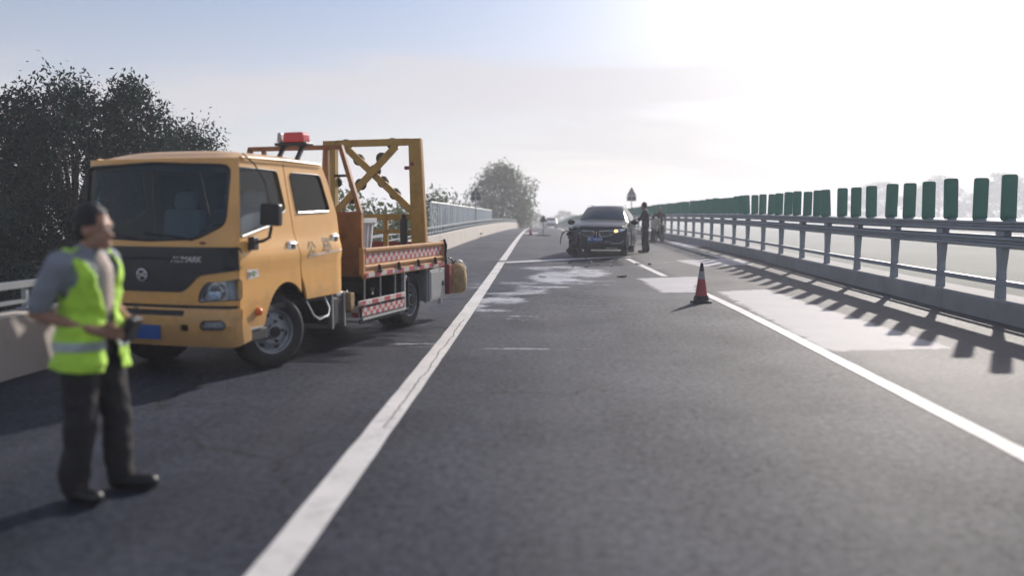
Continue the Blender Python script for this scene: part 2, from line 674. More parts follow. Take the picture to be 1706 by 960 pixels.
M['lamp_on'] = mat('lit_lamp', (0.9, 0.6, 0.25), 0.3, emit=(1.0, 0.50, 0.12), estr=4.0)
M['carpale'] = mat('distant_car_paint', (0.35, 0.36, 0.38), 0.3, metal=0.3)
M['bark'] = mat('bark', (0.09, 0.075, 0.06), 0.9, var=0.25, vscale=6, bump=0.4, bscale=14)


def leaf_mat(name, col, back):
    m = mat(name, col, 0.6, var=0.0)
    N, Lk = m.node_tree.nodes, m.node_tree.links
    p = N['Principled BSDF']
    g = N.new('ShaderNodeNewGeometry')
    cr_ = N.new('ShaderNodeHueSaturation')
    cr_.inputs['Color'].default_value = (*col, 1)
    mr = N.new('ShaderNodeMapRange')
    mr.inputs['To Min'].default_value = 0.6
    mr.inputs['To Max'].default_value = 1.5
    Lk.new(g.outputs['Random Per Island'], mr.inputs['Value'])
    Lk.new(mr.outputs[0], cr_.inputs['Value'])
    Lk.new(cr_.outputs[0], p.inputs['Base Color'])
    tr = N.new('ShaderNodeBsdfTranslucent')
    tr.inputs[0].default_value = (*back, 1)
    mx = N.new('ShaderNodeMixShader')
    mx.inputs[0].default_value = 0.3
    o = N['Material Output']
    Lk.new(p.outputs[0], mx.inputs[1])
    Lk.new(tr.outputs[0], mx.inputs[2])
    Lk.new(mx.outputs[0], o.inputs[0])
    return m


def make_translucent(m, col, f):
    N, Lk = m.node_tree.nodes, m.node_tree.links
    tr = N.new('ShaderNodeBsdfTranslucent')
    tr.inputs[0].default_value = (*col, 1)
    mx = N.new('ShaderNodeMixShader')
    mx.inputs[0].default_value = f
    Lk.new(N['Principled BSDF'].outputs[0], mx.inputs[1])
    Lk.new(tr.outputs[0], mx.inputs[2])
    Lk.new(mx.outputs[0], N['Material Output'].inputs[0])


make_translucent(M['blade'], (0.16, 0.36, 0.31), .35)
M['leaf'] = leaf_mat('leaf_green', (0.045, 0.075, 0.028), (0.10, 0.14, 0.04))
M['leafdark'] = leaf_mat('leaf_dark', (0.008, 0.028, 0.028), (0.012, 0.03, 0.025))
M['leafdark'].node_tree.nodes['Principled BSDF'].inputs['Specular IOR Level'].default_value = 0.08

# ------------------------------------------------------------------ road profile and plan
YS = np.arange(-30, 420, 0.5)
zs = np.interp(YS, [-30, 12.5, 20, 27, 35, 42], [0, 0, .06, .145, .195, .205])
zs = np.where(YS > 42, 0.205 - (YS - 42) ** 2 / 5410.0, zs)
far = YS > 190
zs = np.where(far, 0.205 - (148 ** 2) / 5410.0 - (YS - 190) * 0.008, zs)
ker = np.ones(9) / 9
zs = np.convolve(np.pad(zs, 4, 'edge'), ker, 'valid')


def rz(Y):
    return float(np.interp(Y, YS, zs))


def pl(tab):
    a, b = zip(*tab)
    return lambda Y: float(np.interp(Y, a, b))


def smooth_pl(tab, w=5):
    a, b = zip(*tab)
    v = np.interp(YS, a, b)
    k = np.ones(2 * w + 1) / (2 * w + 1)
    v = np.convolve(np.pad(v, w, 'edge'), k, 'valid')
    return lambda Y: float(np.interp(Y, YS, v))


xL = smooth_pl([(-30, -1.25), (9, -1.25), (30, -1.33), (68, -1.65), (100, -1.6), (200, -1.6)])
xR = smooth_pl([(-30, 3.24), (14, 3.24), (21, 2.85), (28, 2.5), (58, 1.55), (98, 1.1), (200, .5)])
xP = smooth_pl([(-30, -5.5), (5, -5.45), (9, -5.2), (20, -4.35), (31, -3.75), (60, -3.35), (100, -2.9), (200, -2.9)], 8)
xB = smooth_pl([(-30, 6.9), (14, 6.85), (42, 6.5), (80, 5.0), (108, 3.95), (170, 2.0), (300, 1.0)], 8)
hB = smooth_pl([(-30, 1.0), (12, 1.0), (45, .83), (65, .74), (300, .74)], 4)


def ray(px, py):
    fwv = Vector((-math.sin(YAW) * math.cos(PITCH), math.cos(YAW) * math.cos(PITCH), -math.sin(PITCH)))
    rt = Vector((math.cos(YAW), math.sin(YAW), 0))
    upv = rt.cross(fwv)
    return fwv + rt * (px - CX) / FPX - upv * (py - CY) / FPX


def ground(px, py):
    r = ray(px, py)
    z = 0.0
    for _ in range(30):
        t = (z - EYE) / r.z
        p = Vector((0, 0, EYE)) + r * t
        z = .5 * z + .5 * rz(p.y)
    return p


# ------------------------------------------------------------------ asphalt
def road_material():
    m = bpy.data.materials.new('asphalt')
    m.use_nodes = True
    N, Lk = m.node_tree.nodes, m.node_tree.links
    p = N['Principled BSDF']
    tc = N.new('ShaderNodeTexCoord')
    P = tc.outputs['Object']

    def nz(s, d=4, r=.6, scl=None, loc=None):
        n = N.new('ShaderNodeTexNoise')
        n.inputs['Scale'].default_value = s
        n.inputs['Detail'].default_value = d
        n.inputs['Roughness'].default_value = r
        if scl:
            mp = N.new('ShaderNodeMapping')
            mp.inputs['Scale'].default_value = scl
            if loc:
                mp.inputs['Location'].default_value = loc
            Lk.new(P, mp.inputs[0])
            Lk.new(mp.outputs[0], n.inputs['Vector'])
        else:
            Lk.new(P, n.inputs['Vector'])
        return n.outputs[0]

    def rg(s, a, b, c, d, smooth=False):
        r = N.new('ShaderNodeMapRange')
        if smooth:
            r.interpolation_type = 'SMOOTHSTEP'
        for k, v in zip(('From Min', 'From Max', 'To Min', 'To Max'), (a, b, c, d)):
            r.inputs[k].default_value = v
        Lk.new(s, r.inputs['Value'])
        return r.outputs[0]

    def mth(op, a, b, clamp=False):
        n = N.new('ShaderNodeMath')
        n.operation = op
        n.use_clamp = clamp
        for i, v in enumerate((a, b)):
            if isinstance(v, (int, float)):
                n.inputs[i].default_value = v
            else:
                Lk.new(v, n.inputs[i])
        return n.outputs[0]

    def mix(f, a, b, mode='MIX'):
        x = N.new('ShaderNodeMix')
        x.data_type = 'RGBA'
        x.blend_type = mode
        for sck, v in ((x.inputs[0], f), (x.inputs[6], a), (x.inputs[7], b)):
            if hasattr(v, 'is_output'):
                Lk.new(v, sck)
            elif isinstance(v, (int, float)):
                sck.default_value = v
            else:
                sck.default_value = (*v, 1)
        return x.outputs[2]

    def attr(n):
        a = N.new('ShaderNodeAttribute')
        a.attribute_name = n
        return a.outputs['Fac']
    wet, pale, shoulder = attr('wet'), attr('pale'), attr('shoulder')
    big = nz(0.35, 5, .6)
    mid = nz(2.2, 6, .65)
    streak = nz(1.0, 5, .6, (2.6, 0.12, 1))
    fine = nz(130, 3, .7)
    vor = N.new('ShaderNodeTexVoronoi')
    vor.inputs['Scale'].default_value = 75
    Lk.new(P, vor.inputs['Vector'])
    v = mth('MULTIPLY', rg(big, .3, .7, .70, 1.32), rg(mid, .3, .7, .80, 1.22))
    v = mth('MULTIPLY', v, rg(streak, .3, .7, .86, 1.16))
    hs = N.new('ShaderNodeHueSaturation')
    hs.inputs['Color'].default_value = (.021, .026, .042, 1)
    Lk.new(v, hs.inputs['Value'])
    c = hs.outputs[0]
    # light aggregate stones
    st = rg(vor.outputs['Distance'], .05, .30, 1, 0)
    sel = N.new('ShaderNodeSeparateColor')
    Lk.new(vor.outputs['Color'], sel.inputs[0])
    st = mth('MULTIPLY', st, rg(sel.outputs[0], .45, .68, 0, .95))
    c = mix(st, c, (.20, .195, .20))
    grit = nz(16, 5, .85)
    hg = N.new('ShaderNodeHueSaturation')
    Lk.new(c, hg.inputs['Color'])
    Lk.new(rg(grit, .36, .64, .60, 1.45), hg.inputs['Value'])
    c = hg.outputs[0]
    # polished wheel tracks
    c = mix(mth('MULTIPLY', attr('track'), rg(streak, .3, .7, .1, .45)), c, (.060, .060, .066))
    # fine cracks and sealed joints
    wv = N.new('ShaderNodeVectorMath')
    wv.operation = 'ADD'
    wn2 = N.new('ShaderNodeTexNoise')
    wn2.inputs['Scale'].default_value = 1.3
    wn2.inputs['Detail'].default_value = 6
    Lk.new(P, wn2.inputs['Vector'])
    Lk.new(P, wv.inputs[0])
    Lk.new(wn2.outputs['Color'], wv.inputs[1])
    vc = N.new('ShaderNodeTexVoronoi')
    vc.feature = 'DISTANCE_TO_EDGE'
    vc.inputs['Scale'].default_value = .22
    Lk.new(wv.outputs[0], vc.inputs['Vector'])
    ck = rg(vc.outputs['Distance'], .002, .006, 1, 0)
    ck = mth('MULTIPLY', ck, rg(nz(.5, 3), .48, .56, 0, .8))
    c = mix(ck, c, (.006, .006, .007))
    # oil drips
    ov = N.new('ShaderNodeTexVoronoi')
    ov.inputs['Scale'].default_value = .9
    Lk.new(P, ov.inputs['Vector'])
    osel = N.new('ShaderNodeSeparateColor')
    Lk.new(ov.outputs['Color'], osel.inputs[0])
    od = mth('MULTIPLY', rg(mth('ADD', ov.outputs['Distance'], rg(mid, .3, .7, -.06, .06)), .05, .16, 1, 0), rg(osel.outputs[0], .72, .8, 0, .6))
    c = mix(od, c, (.010, .010, .011))
    c = mix(mth('MULTIPLY', shoulder, .55), c, (.13, .125, .122))
    # pale dried foam and powder, broken by noise into streaks
    ps = nz(1.0, 7, .7, (0.7, 5.5, 1))
    pf = nz(5, 7, .8)
    pm = mth('ADD', mth('MULTIPLY', ps, 1.5), mth('MULTIPLY', pf, 1.0))
    thr = mth('SUBTRACT', mth('ADD', mth('MULTIPLY', pale, .62), pm), 1.54)
    pm = rg(thr, 0.0, .36, 0, 1, True)
    pm = mth('MULTIPLY', pm, rg(pale, 0, .25, 0, 1))
    # wetness, plus the darkening painted into the shade under the truck
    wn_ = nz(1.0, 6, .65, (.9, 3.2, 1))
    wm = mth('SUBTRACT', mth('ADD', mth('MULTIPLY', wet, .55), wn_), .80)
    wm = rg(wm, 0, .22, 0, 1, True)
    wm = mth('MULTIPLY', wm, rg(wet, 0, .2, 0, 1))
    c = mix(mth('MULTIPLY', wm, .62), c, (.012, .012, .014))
    c = mix(mth('MULTIPLY', pm, .9), c, (.50, .51, .54))
    paint = attr('paint')
    pa = mth('ADD', paint, mth('MULTIPLY', mth('SUBTRACT', nz(3.5, 8, .75), .5), 1.1))
    pa = mth('ADD', pa, mth('MULTIPLY', mth('SUBTRACT', fine, .5), .5))
    pa = mth('MULTIPLY', rg(pa, .38, .66, 0, 1, True), rg(paint, .02, .2, 0, 1))
    c = mix(mth('MULTIPLY', pa, .92), c, mix(rg(big, .35, .65, 0, 1), (.56, .545, .55), (.42, .41, .42)))
    Lk.new(c, p.inputs['Base Color'])
    rbase = rg(fine, .3, .7, .60, .78)
    rr = N.new('ShaderNodeMix')
    rr.data_type = 'FLOAT'
    Lk.new(wm, rr.inputs[0])
    Lk.new(rbase, rr.inputs[2])
    rr.inputs[3].default_value = .42
    Lk.new(rr.outputs[0], p.inputs['Roughness'])
    sp = mth('MULTIPLY', rg(grit, .36, .64, .06, .30), rg(big, .32, .68, .6, 1.3))
    sp = mth('MULTIPLY', sp, mth('SUBTRACT', 1.0, mth('MULTIPLY', wm, .65)))
    Lk.new(sp, p.inputs['Specular IOR Level'])
    b = N.new('ShaderNodeBump')
    b.inputs['Distance'].default_value = .006
    bs = mth('SUBTRACT', .75, mth('MULTIPLY', wm, .62))
    Lk.new(bs, b.inputs['Strength'])
    Lk.new(mth('ADD', fine, mth('MULTIPLY', st, .8)), b.inputs['Height'])
    Lk.new(b.outputs[0], p.inputs['Normal'])
    return m


M['asphalt'] = road_material()


def sstep(a, b, x):
    t = min(1, max(0, (x - a) / (b - a)))
    return t * t * (3 - 2 * t)


def blob(x, y, cx, cy, rx, ry, rot=0):
    dx, dy = x - cx, y - cy
    c, s = math.cos(rot), math.sin(rot)
    u, v = (dx * c + dy * s) / rx, (-dx * s + dy * c) / ry
    d = math.sqrt(u * u + v * v) + .35 * (noise.noise((x * .9, y * .9, 3)))
    return 1 - sstep(.45, 1.1, d)


HATCH = [[(1196, 486), (1276, 482), (1588, 581), (1378, 585)], [(1063, 464), (1165, 461), (1160, 487), (1104, 488)],
         [(1126, 434), (1225, 430), (1255, 441), (1165, 444)], [(1108, 404), (1135, 402), (1178, 410), (1146, 413)]]


def polymask(x, y, poly):
    if not (min(p[0] for p in poly) - .5 < x < max(p[0] for p in poly) + .5 and min(p[1] for p in poly) - .5 < y < max(p[1] for p in poly) + .5):
        return 0.0
    d = 9
    for i in range(len(poly)):
        ax, ay = poly[i - 1]
        bx, by = poly[i]
        t = max(0, min(1, ((x - ax) * (bx - ax) + (y - ay) * (by - ay)) / ((bx - ax) ** 2 + (by - ay) ** 2)))
        d = min(d, math.hypot(x - ax - t * (bx - ax), y - ay - t * (by - ay)))
    d = d if inpoly(x, y, poly) else -d
    return max(0, min(1, .5 + d / .5))


def road():
    ys = list(np.arange(-8, 8, .5)) + list(np.arange(8, 34, .14)) + list(np.arange(34, 60, .6)) + list(np.arange(60, 400, 4.0))
    nx = 120

    def spots(lst):
        out = []
        for px, py, wx, wy, am in lst:
            g = ground(px, py)
            out.append((g.x, g.y, wx / FPX * g.y, wy * g.y ** 2 / (FPX * 1.52), am))
        return out
    wets = spots([(885, 462, 115, 26, 1.0), (835, 490, 75, 22, 1.0), (775, 470, 36, 22, .8), (985, 438, 75, 9, 1.0), (860, 436, 70, 6, .9), (745, 500, 40, 26, .7)])
    pales = spots([(975, 455, 52, 9, .85), (925, 463, 58, 12, .95), (885, 483, 45, 10, .8), (835, 500, 55, 9, .9), (795, 509, 28, 7, .85), (900, 447, 55, 4, .75), (790, 476, 22, 10, .6), (870, 472, 60, 3, .8), (915, 478, 50, 3, .75), (845, 490, 60, 3, .8), (940, 446, 45, 3, .8), (815, 517, 45, 3, .7), (960, 470, 50, 4, .7), (880, 530, 60, 9, .42), (1085, 447, 45, 7, .5), (1000, 470, 60, 8, .4)])
    hat = [[tuple(ground(*q)[:2]) for q in pg] for pg in HATCH]
    V, F_, wet, pale, sh, trk, pnt = [], [], [], [], [], [], []
    for y in ys:
        a, b = xP(y) - .02, xB(y) + .75
        for i in range(nx + 1):
            x = a + (b - a) * i / nx
            V.append((x, y, rz(y)))
            w = max([0] + [am * blob(x, y, cx, cy, rx, ry) for cx, cy, rx, ry, am in wets if abs(x - cx) < 1.6 * rx and abs(y - cy) < 1.6 * ry])
            w = max(w, .8 * blob(x, y, -2.2, 11.2, 1.2, 2.0, .3), .8 * blob(x, y, -2.9, 9.8, 1.1, 1.8, .3), .45 * blob(x, y, .6, 14.5, 1.2, 2.0, .2))  # the two wet blobs under the truck also paint its shade darker
            q = max([0] + [am * blob(x, y, cx, cy, rx, ry) for cx, cy, rx, ry, am in pales if abs(x - cx) < 1.6 * rx and abs(y - cy) < 1.6 * ry])
            q = max(q, .6 * blob(x, y, -.15, 9.95, 1.1, .10, .06), .5 * blob(x, y, -1.55, 10.2, .35, .5, .5), .4 * blob(x, y, 3.6, 24.2, 1.5, 2.0))
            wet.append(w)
            pale.append(q)
            lc = (xL(y) + xR(y)) / 2
            trk.append(max(math.exp(-((abs(x - lc) - .85) / .30) ** 2), .7 * math.exp(-((abs(x - xL(y) + 1.5) - .8) / .28) ** 2)))
            pnt.append(max(polymask(x, y, hp) for hp in hat) if 8 < y < 50 and x > 1 else 0.0)
            sh.append(sstep(xR(y) + .1, xR(y) + .5, x))
    for j in range(len(ys) - 1):
        for i in range(nx):
            k = j * (nx + 1) + i
            F_.append((k, k + 1, k + nx + 2, k + nx + 1))
    me = bpy.data.meshes.new('road')
    me.from_pydata(V, [], F_)
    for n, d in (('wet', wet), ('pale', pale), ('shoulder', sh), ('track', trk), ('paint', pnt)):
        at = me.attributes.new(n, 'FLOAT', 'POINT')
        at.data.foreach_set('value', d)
    me.materials.append(M['asphalt'])
    me.polygons.foreach_set('use_smooth', [True] * len(F_))
    return tag(link('road', me), kind='structure')


road()


def ribbon(name, xa, xb, y0, y1, mat_, dz=.004, step=.5, jitter=0.0, kind='structure'):
    V, F_ = [], []
    n = max(1, int((y1 - y0) / step))
    for i in range(n + 1):
        y = y0 + (y1 - y0) * i / n
        j0 = jitter * noise.noise((y * 3.1, 1, 0))
        j1 = jitter * noise.noise((y * 3.1, 9, 0))
        V += [(xa(y) + j0, y, rz(y) + dz), (xb(y) + j1, y, rz(y) + dz)]
    for i in range(n):
        F_.append((2 * i, 2 * i + 1, 2 * i + 3, 2 * i + 2))
    return tag(MB().add(V, F_).build(name, mat_), kind=kind)


ribbon('lane_line', lambda y: xL(y) - .105, lambda y: xL(y) + .105, -6, 240, M['line'], .005, .4, .012)
ribbon('lane_line', lambda y: xR(y) - .085, lambda y: xR(y) + .085, -6, 16.9, M['line'], .005, .4, .012)
ribbon('lane_line', lambda y: xR(y) - .085, lambda y: xR(y) + .085, 20.4, 26.6, M['line'], .005, .4, .012)
ribbon('lane_line', lambda y: xR(y) - .085, lambda y: xR(y) + .085, 36, 240, M['line'], .005, .6, .012)
ribbon('lane_line', lambda y: xB(y) - 1.15, lambda y: xB(y) - 1.0, 24, 240, M['line'], .005, .6, .012)
# jagged crack that runs along the left line
V, F_ = [], []
yy = 6.2
k = 0
while yy < 12.6:
    x = xL(yy) + .03 + .035 * noise.noise((yy * 1.7, 0, 4)) + .016 * noise.noise((yy * 9, 0, 2))
    w = .004 + .004 * abs(noise.noise((yy * 5, 3, 2)))
    V += [(x - w, yy, rz(yy) + .009), (x + w, yy, rz(yy) + .009)]
    if k:
        F_.append((2 * k - 2, 2 * k - 1, 2 * k + 1, 2 * k))
    k += 1
    yy += .06
tag(MB().add(V, F_).build('road_crack', M['crack']), kind='structure')


def ground_patch(name, pix, mat_, dz=.0045):
    poly = [ground(*p) for p in pix]
    pts = rsub([(p.x, p.y) for p in poly], .35)
    pts = [(x + .03 * noise.noise((x * 3, y * 3, 0)), y + .03 * noise.noise((x * 3, y * 3, 5))) for x, y in pts]
    o = panel(name, pts, lambda a, b, c: (a, b, rz(b) + dz + c), mat_, None, thick=.003, L=.4)
    return tag(o, kind='structure')


ground_patch('road_marking', [(870, 389.6), (896, 389.2), (896, 388), (871, 388.4)], M['line'], .0085)
# bridge expansion joint across the lane, bright steel between two dark seams
a, b = ground(838, 438), ground(1046, 428)
dv = (b - a).normalized()
nv = Vector((-dv.y, dv.x, 0))
for off, w, mt, dz in ((0, .50, 'joint', .011), (.55, .42, 'crack', .0095), (-.36, .16, 'crack', .0095)):
    mb = MB()
    for sgn in (0, 1):
        pass
    q = []
    for t in np.linspace(0, 1, 14):
        c = a.lerp(b, t) + nv * off
        q += [(c + nv * w / 2), (c - nv * w / 2)]
    vs = [(p.x, p.y, rz(p.y) + dz) for p in q]
    tag(mb.add(vs, [(2 * i, 2 * i + 1, 2 * i + 3, 2 * i + 2) for i in range(13)]).build('expansion_joint', M[mt]), kind='structure')

# deck edges under the road, and the plain below
for nm, xf, sg in (('bridge_deck', xP, -1), ('bridge_deck', xB, 1)):
    V, F_ = [], []
    ys = np.arange(-8, 380, 4.0)
    for y in ys:
        e = xf(y) + (-.45 if sg < 0 else .74)
        z = rz(y) - .006
        V += [(e - sg * .55, y, z), (e, y, z), (e, y, z - 1.3), (e - sg * 1.6, y, z - 1.6)]
    for i in range(len(ys) - 1):
        for k in range(3):
            F_.append((4 * i + k, 4 * i + k + 1, 4 * i + k + 5, 4 * i + k + 4))
    tag(MB().add(V, F_).build(nm, M['concrete_d']), kind='structure')

gm_ = mat('field_ground', (0.15, 0.155, 0.115), 0.95, var=0.3, vscale=0.02, dirt=(0.07, 0.09, 0.04), dirt_amt=0.9, dscale=0.03)
GZ = -6.0
mb = MB()
mb.add([(-880, -50, GZ), (880, -50, GZ), (880, 1285, GZ), (-880, 1285, GZ)], [(0, 1, 2, 3)])
tag(mb.build('ground', gm_), kind='structure')


# ------------------------------------------------------------------ left parapet, rail and fence
def wall_strip(name, xf, prof, ys, mat_, parent=None):
    """sweep a profile of (dx, dz) along the road edge xf"""
    V, F_ = [], []
    n = len(prof)
    for y in ys:
        for dx, dz in prof:
            V.append((xf(y) + dx, y, rz(y) + dz))
    for i in range(len(ys) - 1):
        for k in range(n):
            k2 = (k + 1) % n
            F_.append((i * n + k, i * n + k2, (i + 1) * n + k2, (i + 1) * n + k))
    F_ += [tuple(range(n)), tuple((len(ys) - 1) * n + k for k in reversed(range(n)))]
    return MB().add(V, F_).build(name, mat_, parent, smooth=True, ang=30)


par = thing('concrete_parapet', 'low pale concrete parapet wall along the left edge of the road', 'parapet wall', (xP(10), 10, rz(10)))
par_off = Vector(par.location)


def reloc(o, off):
    """geometry was written in world space: shift it into the space of its thing"""
    o.data.transform(Matrix.Translation(-Vector(off)))
    return o


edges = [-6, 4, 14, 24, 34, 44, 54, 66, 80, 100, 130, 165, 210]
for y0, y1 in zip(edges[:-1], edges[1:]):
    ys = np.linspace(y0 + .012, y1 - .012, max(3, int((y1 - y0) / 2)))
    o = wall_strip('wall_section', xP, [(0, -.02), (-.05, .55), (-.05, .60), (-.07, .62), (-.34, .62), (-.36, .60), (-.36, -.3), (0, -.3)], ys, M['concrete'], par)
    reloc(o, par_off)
rail = thing('parapet_rail', 'low grey steel rail on short posts along the top of the pale parapet', 'railing', (xP(10) - .2, 10, .6))
ro = Vector(rail.location)
for nm, h0, h1, w in (('rail_tube', .86, .925, .05), ('rail_tube', .70, .735, .03)):
    o = wall_strip(nm, xP, [(-.2 + w, h0), (-.2 + w, h1), (-.2 - w, h1), (-.2 - w, h0)], list(np.arange(-6, 210, 2.0)), M['galv'], rail)
    reloc(o, ro)
pm_ = MB().box((0, 0, .13), (.05, .05, .29)).box((0, 0, .015), (.14, .11, .02)).mesh('post', M['galv'])
y = -5.5
while y < 150:
    o = link('post', pm_, rail, 0, Vector((xP(y) - .2, y, rz(y) + .62)) - ro)
    y += .62 if y > 28 else 1.0

fen = thing('bridge_fence', 'pale fence of thin upright bars standing behind the left parapet', 'fence', (-4.15, 30.9, .1))
fo = Vector(fen.location)


def fx(y):
    return xP(y) - .42


def ftop(y):
    return 1.97 - (y - 30.9) * .0108


fy0, fy1 = 30.9, 59.0
for nm, hf in (('top_rail', lambda y: ftop(y)), ('bottom_rail', lambda y: rz(y) + .66)):
    mb = MB()
    mb.tube([(fx(y), y, hf(y)) for y in np.linspace(fy0, fy1, 16)], .028, 6)
    reloc(mb.build(nm, M['fence'], fen, smooth=True), fo)
y = fy0
i = 0
while y <= fy1:
    z0, z1 = rz(y) + .60, ftop(y)
    w = .075 if i % 4 == 0 else .050
    o = MB().box((0, 0, (z1 - z0) / 2), (w, w, z1 - z0)).build('bar', M['fence'], fen)
    o.location = Vector((fx(y), y, z0)) - fo
    y += .56
    i += 1
# brackets that carry the fence on the outside of the parapet
for y in np.arange(31, 59, 4.0):
    o = MB().box((0, 0, .3), (.08, .08, .9)).build('bracket', M['fence'], fen)
    o.location = Vector((fx(y), y, rz(y) - .1)) - fo

# ------------------------------------------------------------------ right barrier with anti-glare blades
bar = thing('median_barrier', 'grey steel bridge barrier topped with upright green anti glare panels on the right', 'guardrail', (xB(12), 12, 0))
bo = Vector(bar.location)


def strip_h(name, prof, ys, mat_):
    V, F_ = [], []
    n = len(prof)
    for y in ys:
        for dx, dz in prof:
            V.append((xB(y) + dx, y, rz(y) + dz * hB(y)))
    for i in range(len(ys) - 1):
        for k in range(n):
            k2 = (k + 1) % n
            F_.append((i * n + k, i * n + k2, (i + 1) * n + k2, (i + 1) * n + k))
    F_ += [tuple(range(n)), tuple((len(ys) - 1) * n + k for k in reversed(range(n)))]
    return reloc(MB().add(V, F_).build(name, mat_, bar, smooth=True, ang=30), bo)


bys = list(np.arange(-6, 60, 1.5)) + list(np.arange(60, 300, 4.0))
strip_h('kerb', [(-.16, -.1), (-.13, .30), (-.10, .33), (.46, .33), (.5, .3), (.5, -.2), (-.16, -.2)], bys, M['concrete_d'])
for zb_ in (1.33, 1.08):
    strip_h('rail_beam', [(.03, zb_), (-.05, zb_ + .035), (-.05, zb_ + .065), (.005, zb_ + .085), (.005, zb_ + .115), (-.05, zb_ + .135), (-.05, zb_ + .165), (.03, zb_ + .20), (.13, zb_ + .20), (.13, zb_)], bys, M['railpaint'])
strip_h('lower_tube', [(.0, .52), (.0, .60), (.07, .60), (.07, .52)], bys, M['railpaint'])
postm = MB()
postm.prism([(-.07, .30), (.07, .30), (.04, .75), (.13, 1.36), (-.13, 1.36), (-.04, .75)], .0, .11, lambda a, b, c: (c, a, b))
postm = postm.mesh('post', M['railpaint'])
y = -4.3
while y < 150:
    o = link('post', postm, bar, 0, Vector((xB(y), y, rz(y))) - bo)
    o.scale.z = hB(y)
    y += 1.92
bl = MB()
bl.prism(rounded([(-.115, 1.50), (.115, 1.50), (.115, 2.19), (-.115, 2.19)], .045, 3), -.012, .012, lambda a, b, c: (a + .06, c, b))
bl.box((.06, 0, 1.54), (.10, .05, .06))
bl = bl.mesh('anti_glare_panel', M['blade'])
y = 5.1
i = 0
while y < 190:
    o = link('anti_glare_panel', bl, bar, 0, Vector((xB(y), y, rz(y))) - bo)
    o.scale.z = hB(y)
    o.rotation_euler = (R(random.gauss(0, .7)), R(random.gauss(0, 1.2)), R(random.gauss(0, 4)))
    o.scale.z *= random.uniform(.99, 1.01)
    i += 1
    y += .86


# ------------------------------------------------------------------ signs
def tri(size, h0=0.0):
    a = size / 2
    return rounded([(-a, h0), (a, h0), (0, h0 + size * .92)], .07, 3)


def road_sign(name, label, loc, size, h_plate, sub_h, group=None, stand=False, top=None, rot=0):
    t = thing(name, label, 'road sign', loc, rot, group)
    pz = h_plate
    MB().prism(tri(size, pz), -.012, .012, lambda a, b, c: (a, c, b)).build('plate', M['signback'], t)
    if sub_h:
        MB().prism(rounded([(-size * .48, pz - sub_h), (size * .48, pz - sub_h), (size * .48, pz - .02), (-size * .48, pz - .02)], .03, 2), -.01, .01,
                   lambda a, b, c: (a, c, b)).build('lower_plate', M['signback'], t)
    mb = MB()
    for dz in (.12, .42):
        mb.box((0, -.03, pz + size * dz), (size * (.6 - dz * .6), .03, .035))
    mb.build('bracket', M['galv'], t)
    z0 = .02 if stand else -.02
    MB().tube([(0, -.05, z0), (0, -.05, pz + size * .6)], .036 if not stand else .024, 8).build('pole', M['galv'] if not stand else M['chassis'], t)
    if stand:
        MB().bar((-.42, -.05, .03), (.42, -.05, .03), .05, .05).bar((0, -.4, .03), (0, .35, .03), .05, .05).build('base', M['chassis'], t)
    return t


y = 45.0
road_sign('warning_sign', 'dark triangular sign on a pole in front of the pale bar fence', (xP(y) - .18, y, rz(y) + .58), .56, 1.64, .2, rot=R(-4))
y = 62.5
road_sign('warning_sign', 'grey triangular sign with lower plate on a pole behind the dark damaged car', (6.30, y, rz(y)), .72, 2.62, .38, rot=R(3))
p = ground(905, 393)
road_sign('portable_warning_sign', 'small dark triangle sign on a low cross stand in the middle of the lane', (p.x, p.y, rz(p.y)), .46, .80, 0, stand=True)


# ------------------------------------------------------------------ cones
def cone(label, loc, h, group='traffic cones on the road', tilt=0):
    t = thing('traffic_cone', label, 'traffic cone', loc, tilt, group)
    b = .145 * h / .7
    k = h / .7
    mb = MB()
    mb.prism(rounded([(-b * 1.15, -b * 1.15), (b * 1.15, -b * 1.15), (b * 1.15, b * 1.15), (-b * 1.15, b * 1.15)], .05 * k, 3), 0, .035 * k)
    mb.lathe([(b * 1.0, .035 * k), (b * .92, .07 * k), (b * .85, .12 * k)], n=20)
    mb.build('base', M['black'], t, bevel=.004)
    r = lambda z: (.125 - (.125 - .024) * z / .7) * k
    MB().lathe([(r(.12), .12 * k), (r(.42), .42 * k)], n=20).build('body', M['conered'], t, smooth=True)
    MB().lathe([(r(.42) * 1.02, .42 * k), (r(.56) * 1.02, .56 * k)], n=20).build('reflective_band', M['conewhite'], t, smooth=True)
    MB().lathe([(r(.56), .56 * k), (r(.70), .70 * k), (r(.70) * .6, .71 * k), (0, .71 * k)], n=20).build('tip', M['chassis'], t, smooth=True)
    return t


p = ground(1168, 504)
cone('red traffic cone with pale band standing alone by the right lane line', (p.x, p.y, rz(p.y)), .70)
p = ground(884, 392)
cone('tiny far traffic cone on the short cross line near the left lane line', (p.x, p.y, rz(p.y)), .55)


# ------------------------------------------------------------------ trees
def tube_tree(mb, base, top, r0, r1, bend=.1, n=6):
    base, top = Vector(base), Vector(top)
    pts = []
    off = Vector((random.uniform(-1, 1), random.uniform(-1, 1), 0)) * bend * (top - base).length
    for i in range(n + 1):
        t = i / n
        pts.append(base.lerp(top, t) + off * math.sin(PI * t))
    mb.tube(pts, [r0 + (r1 - r0) * i / n for i in range(n + 1)], 7)
    return pts


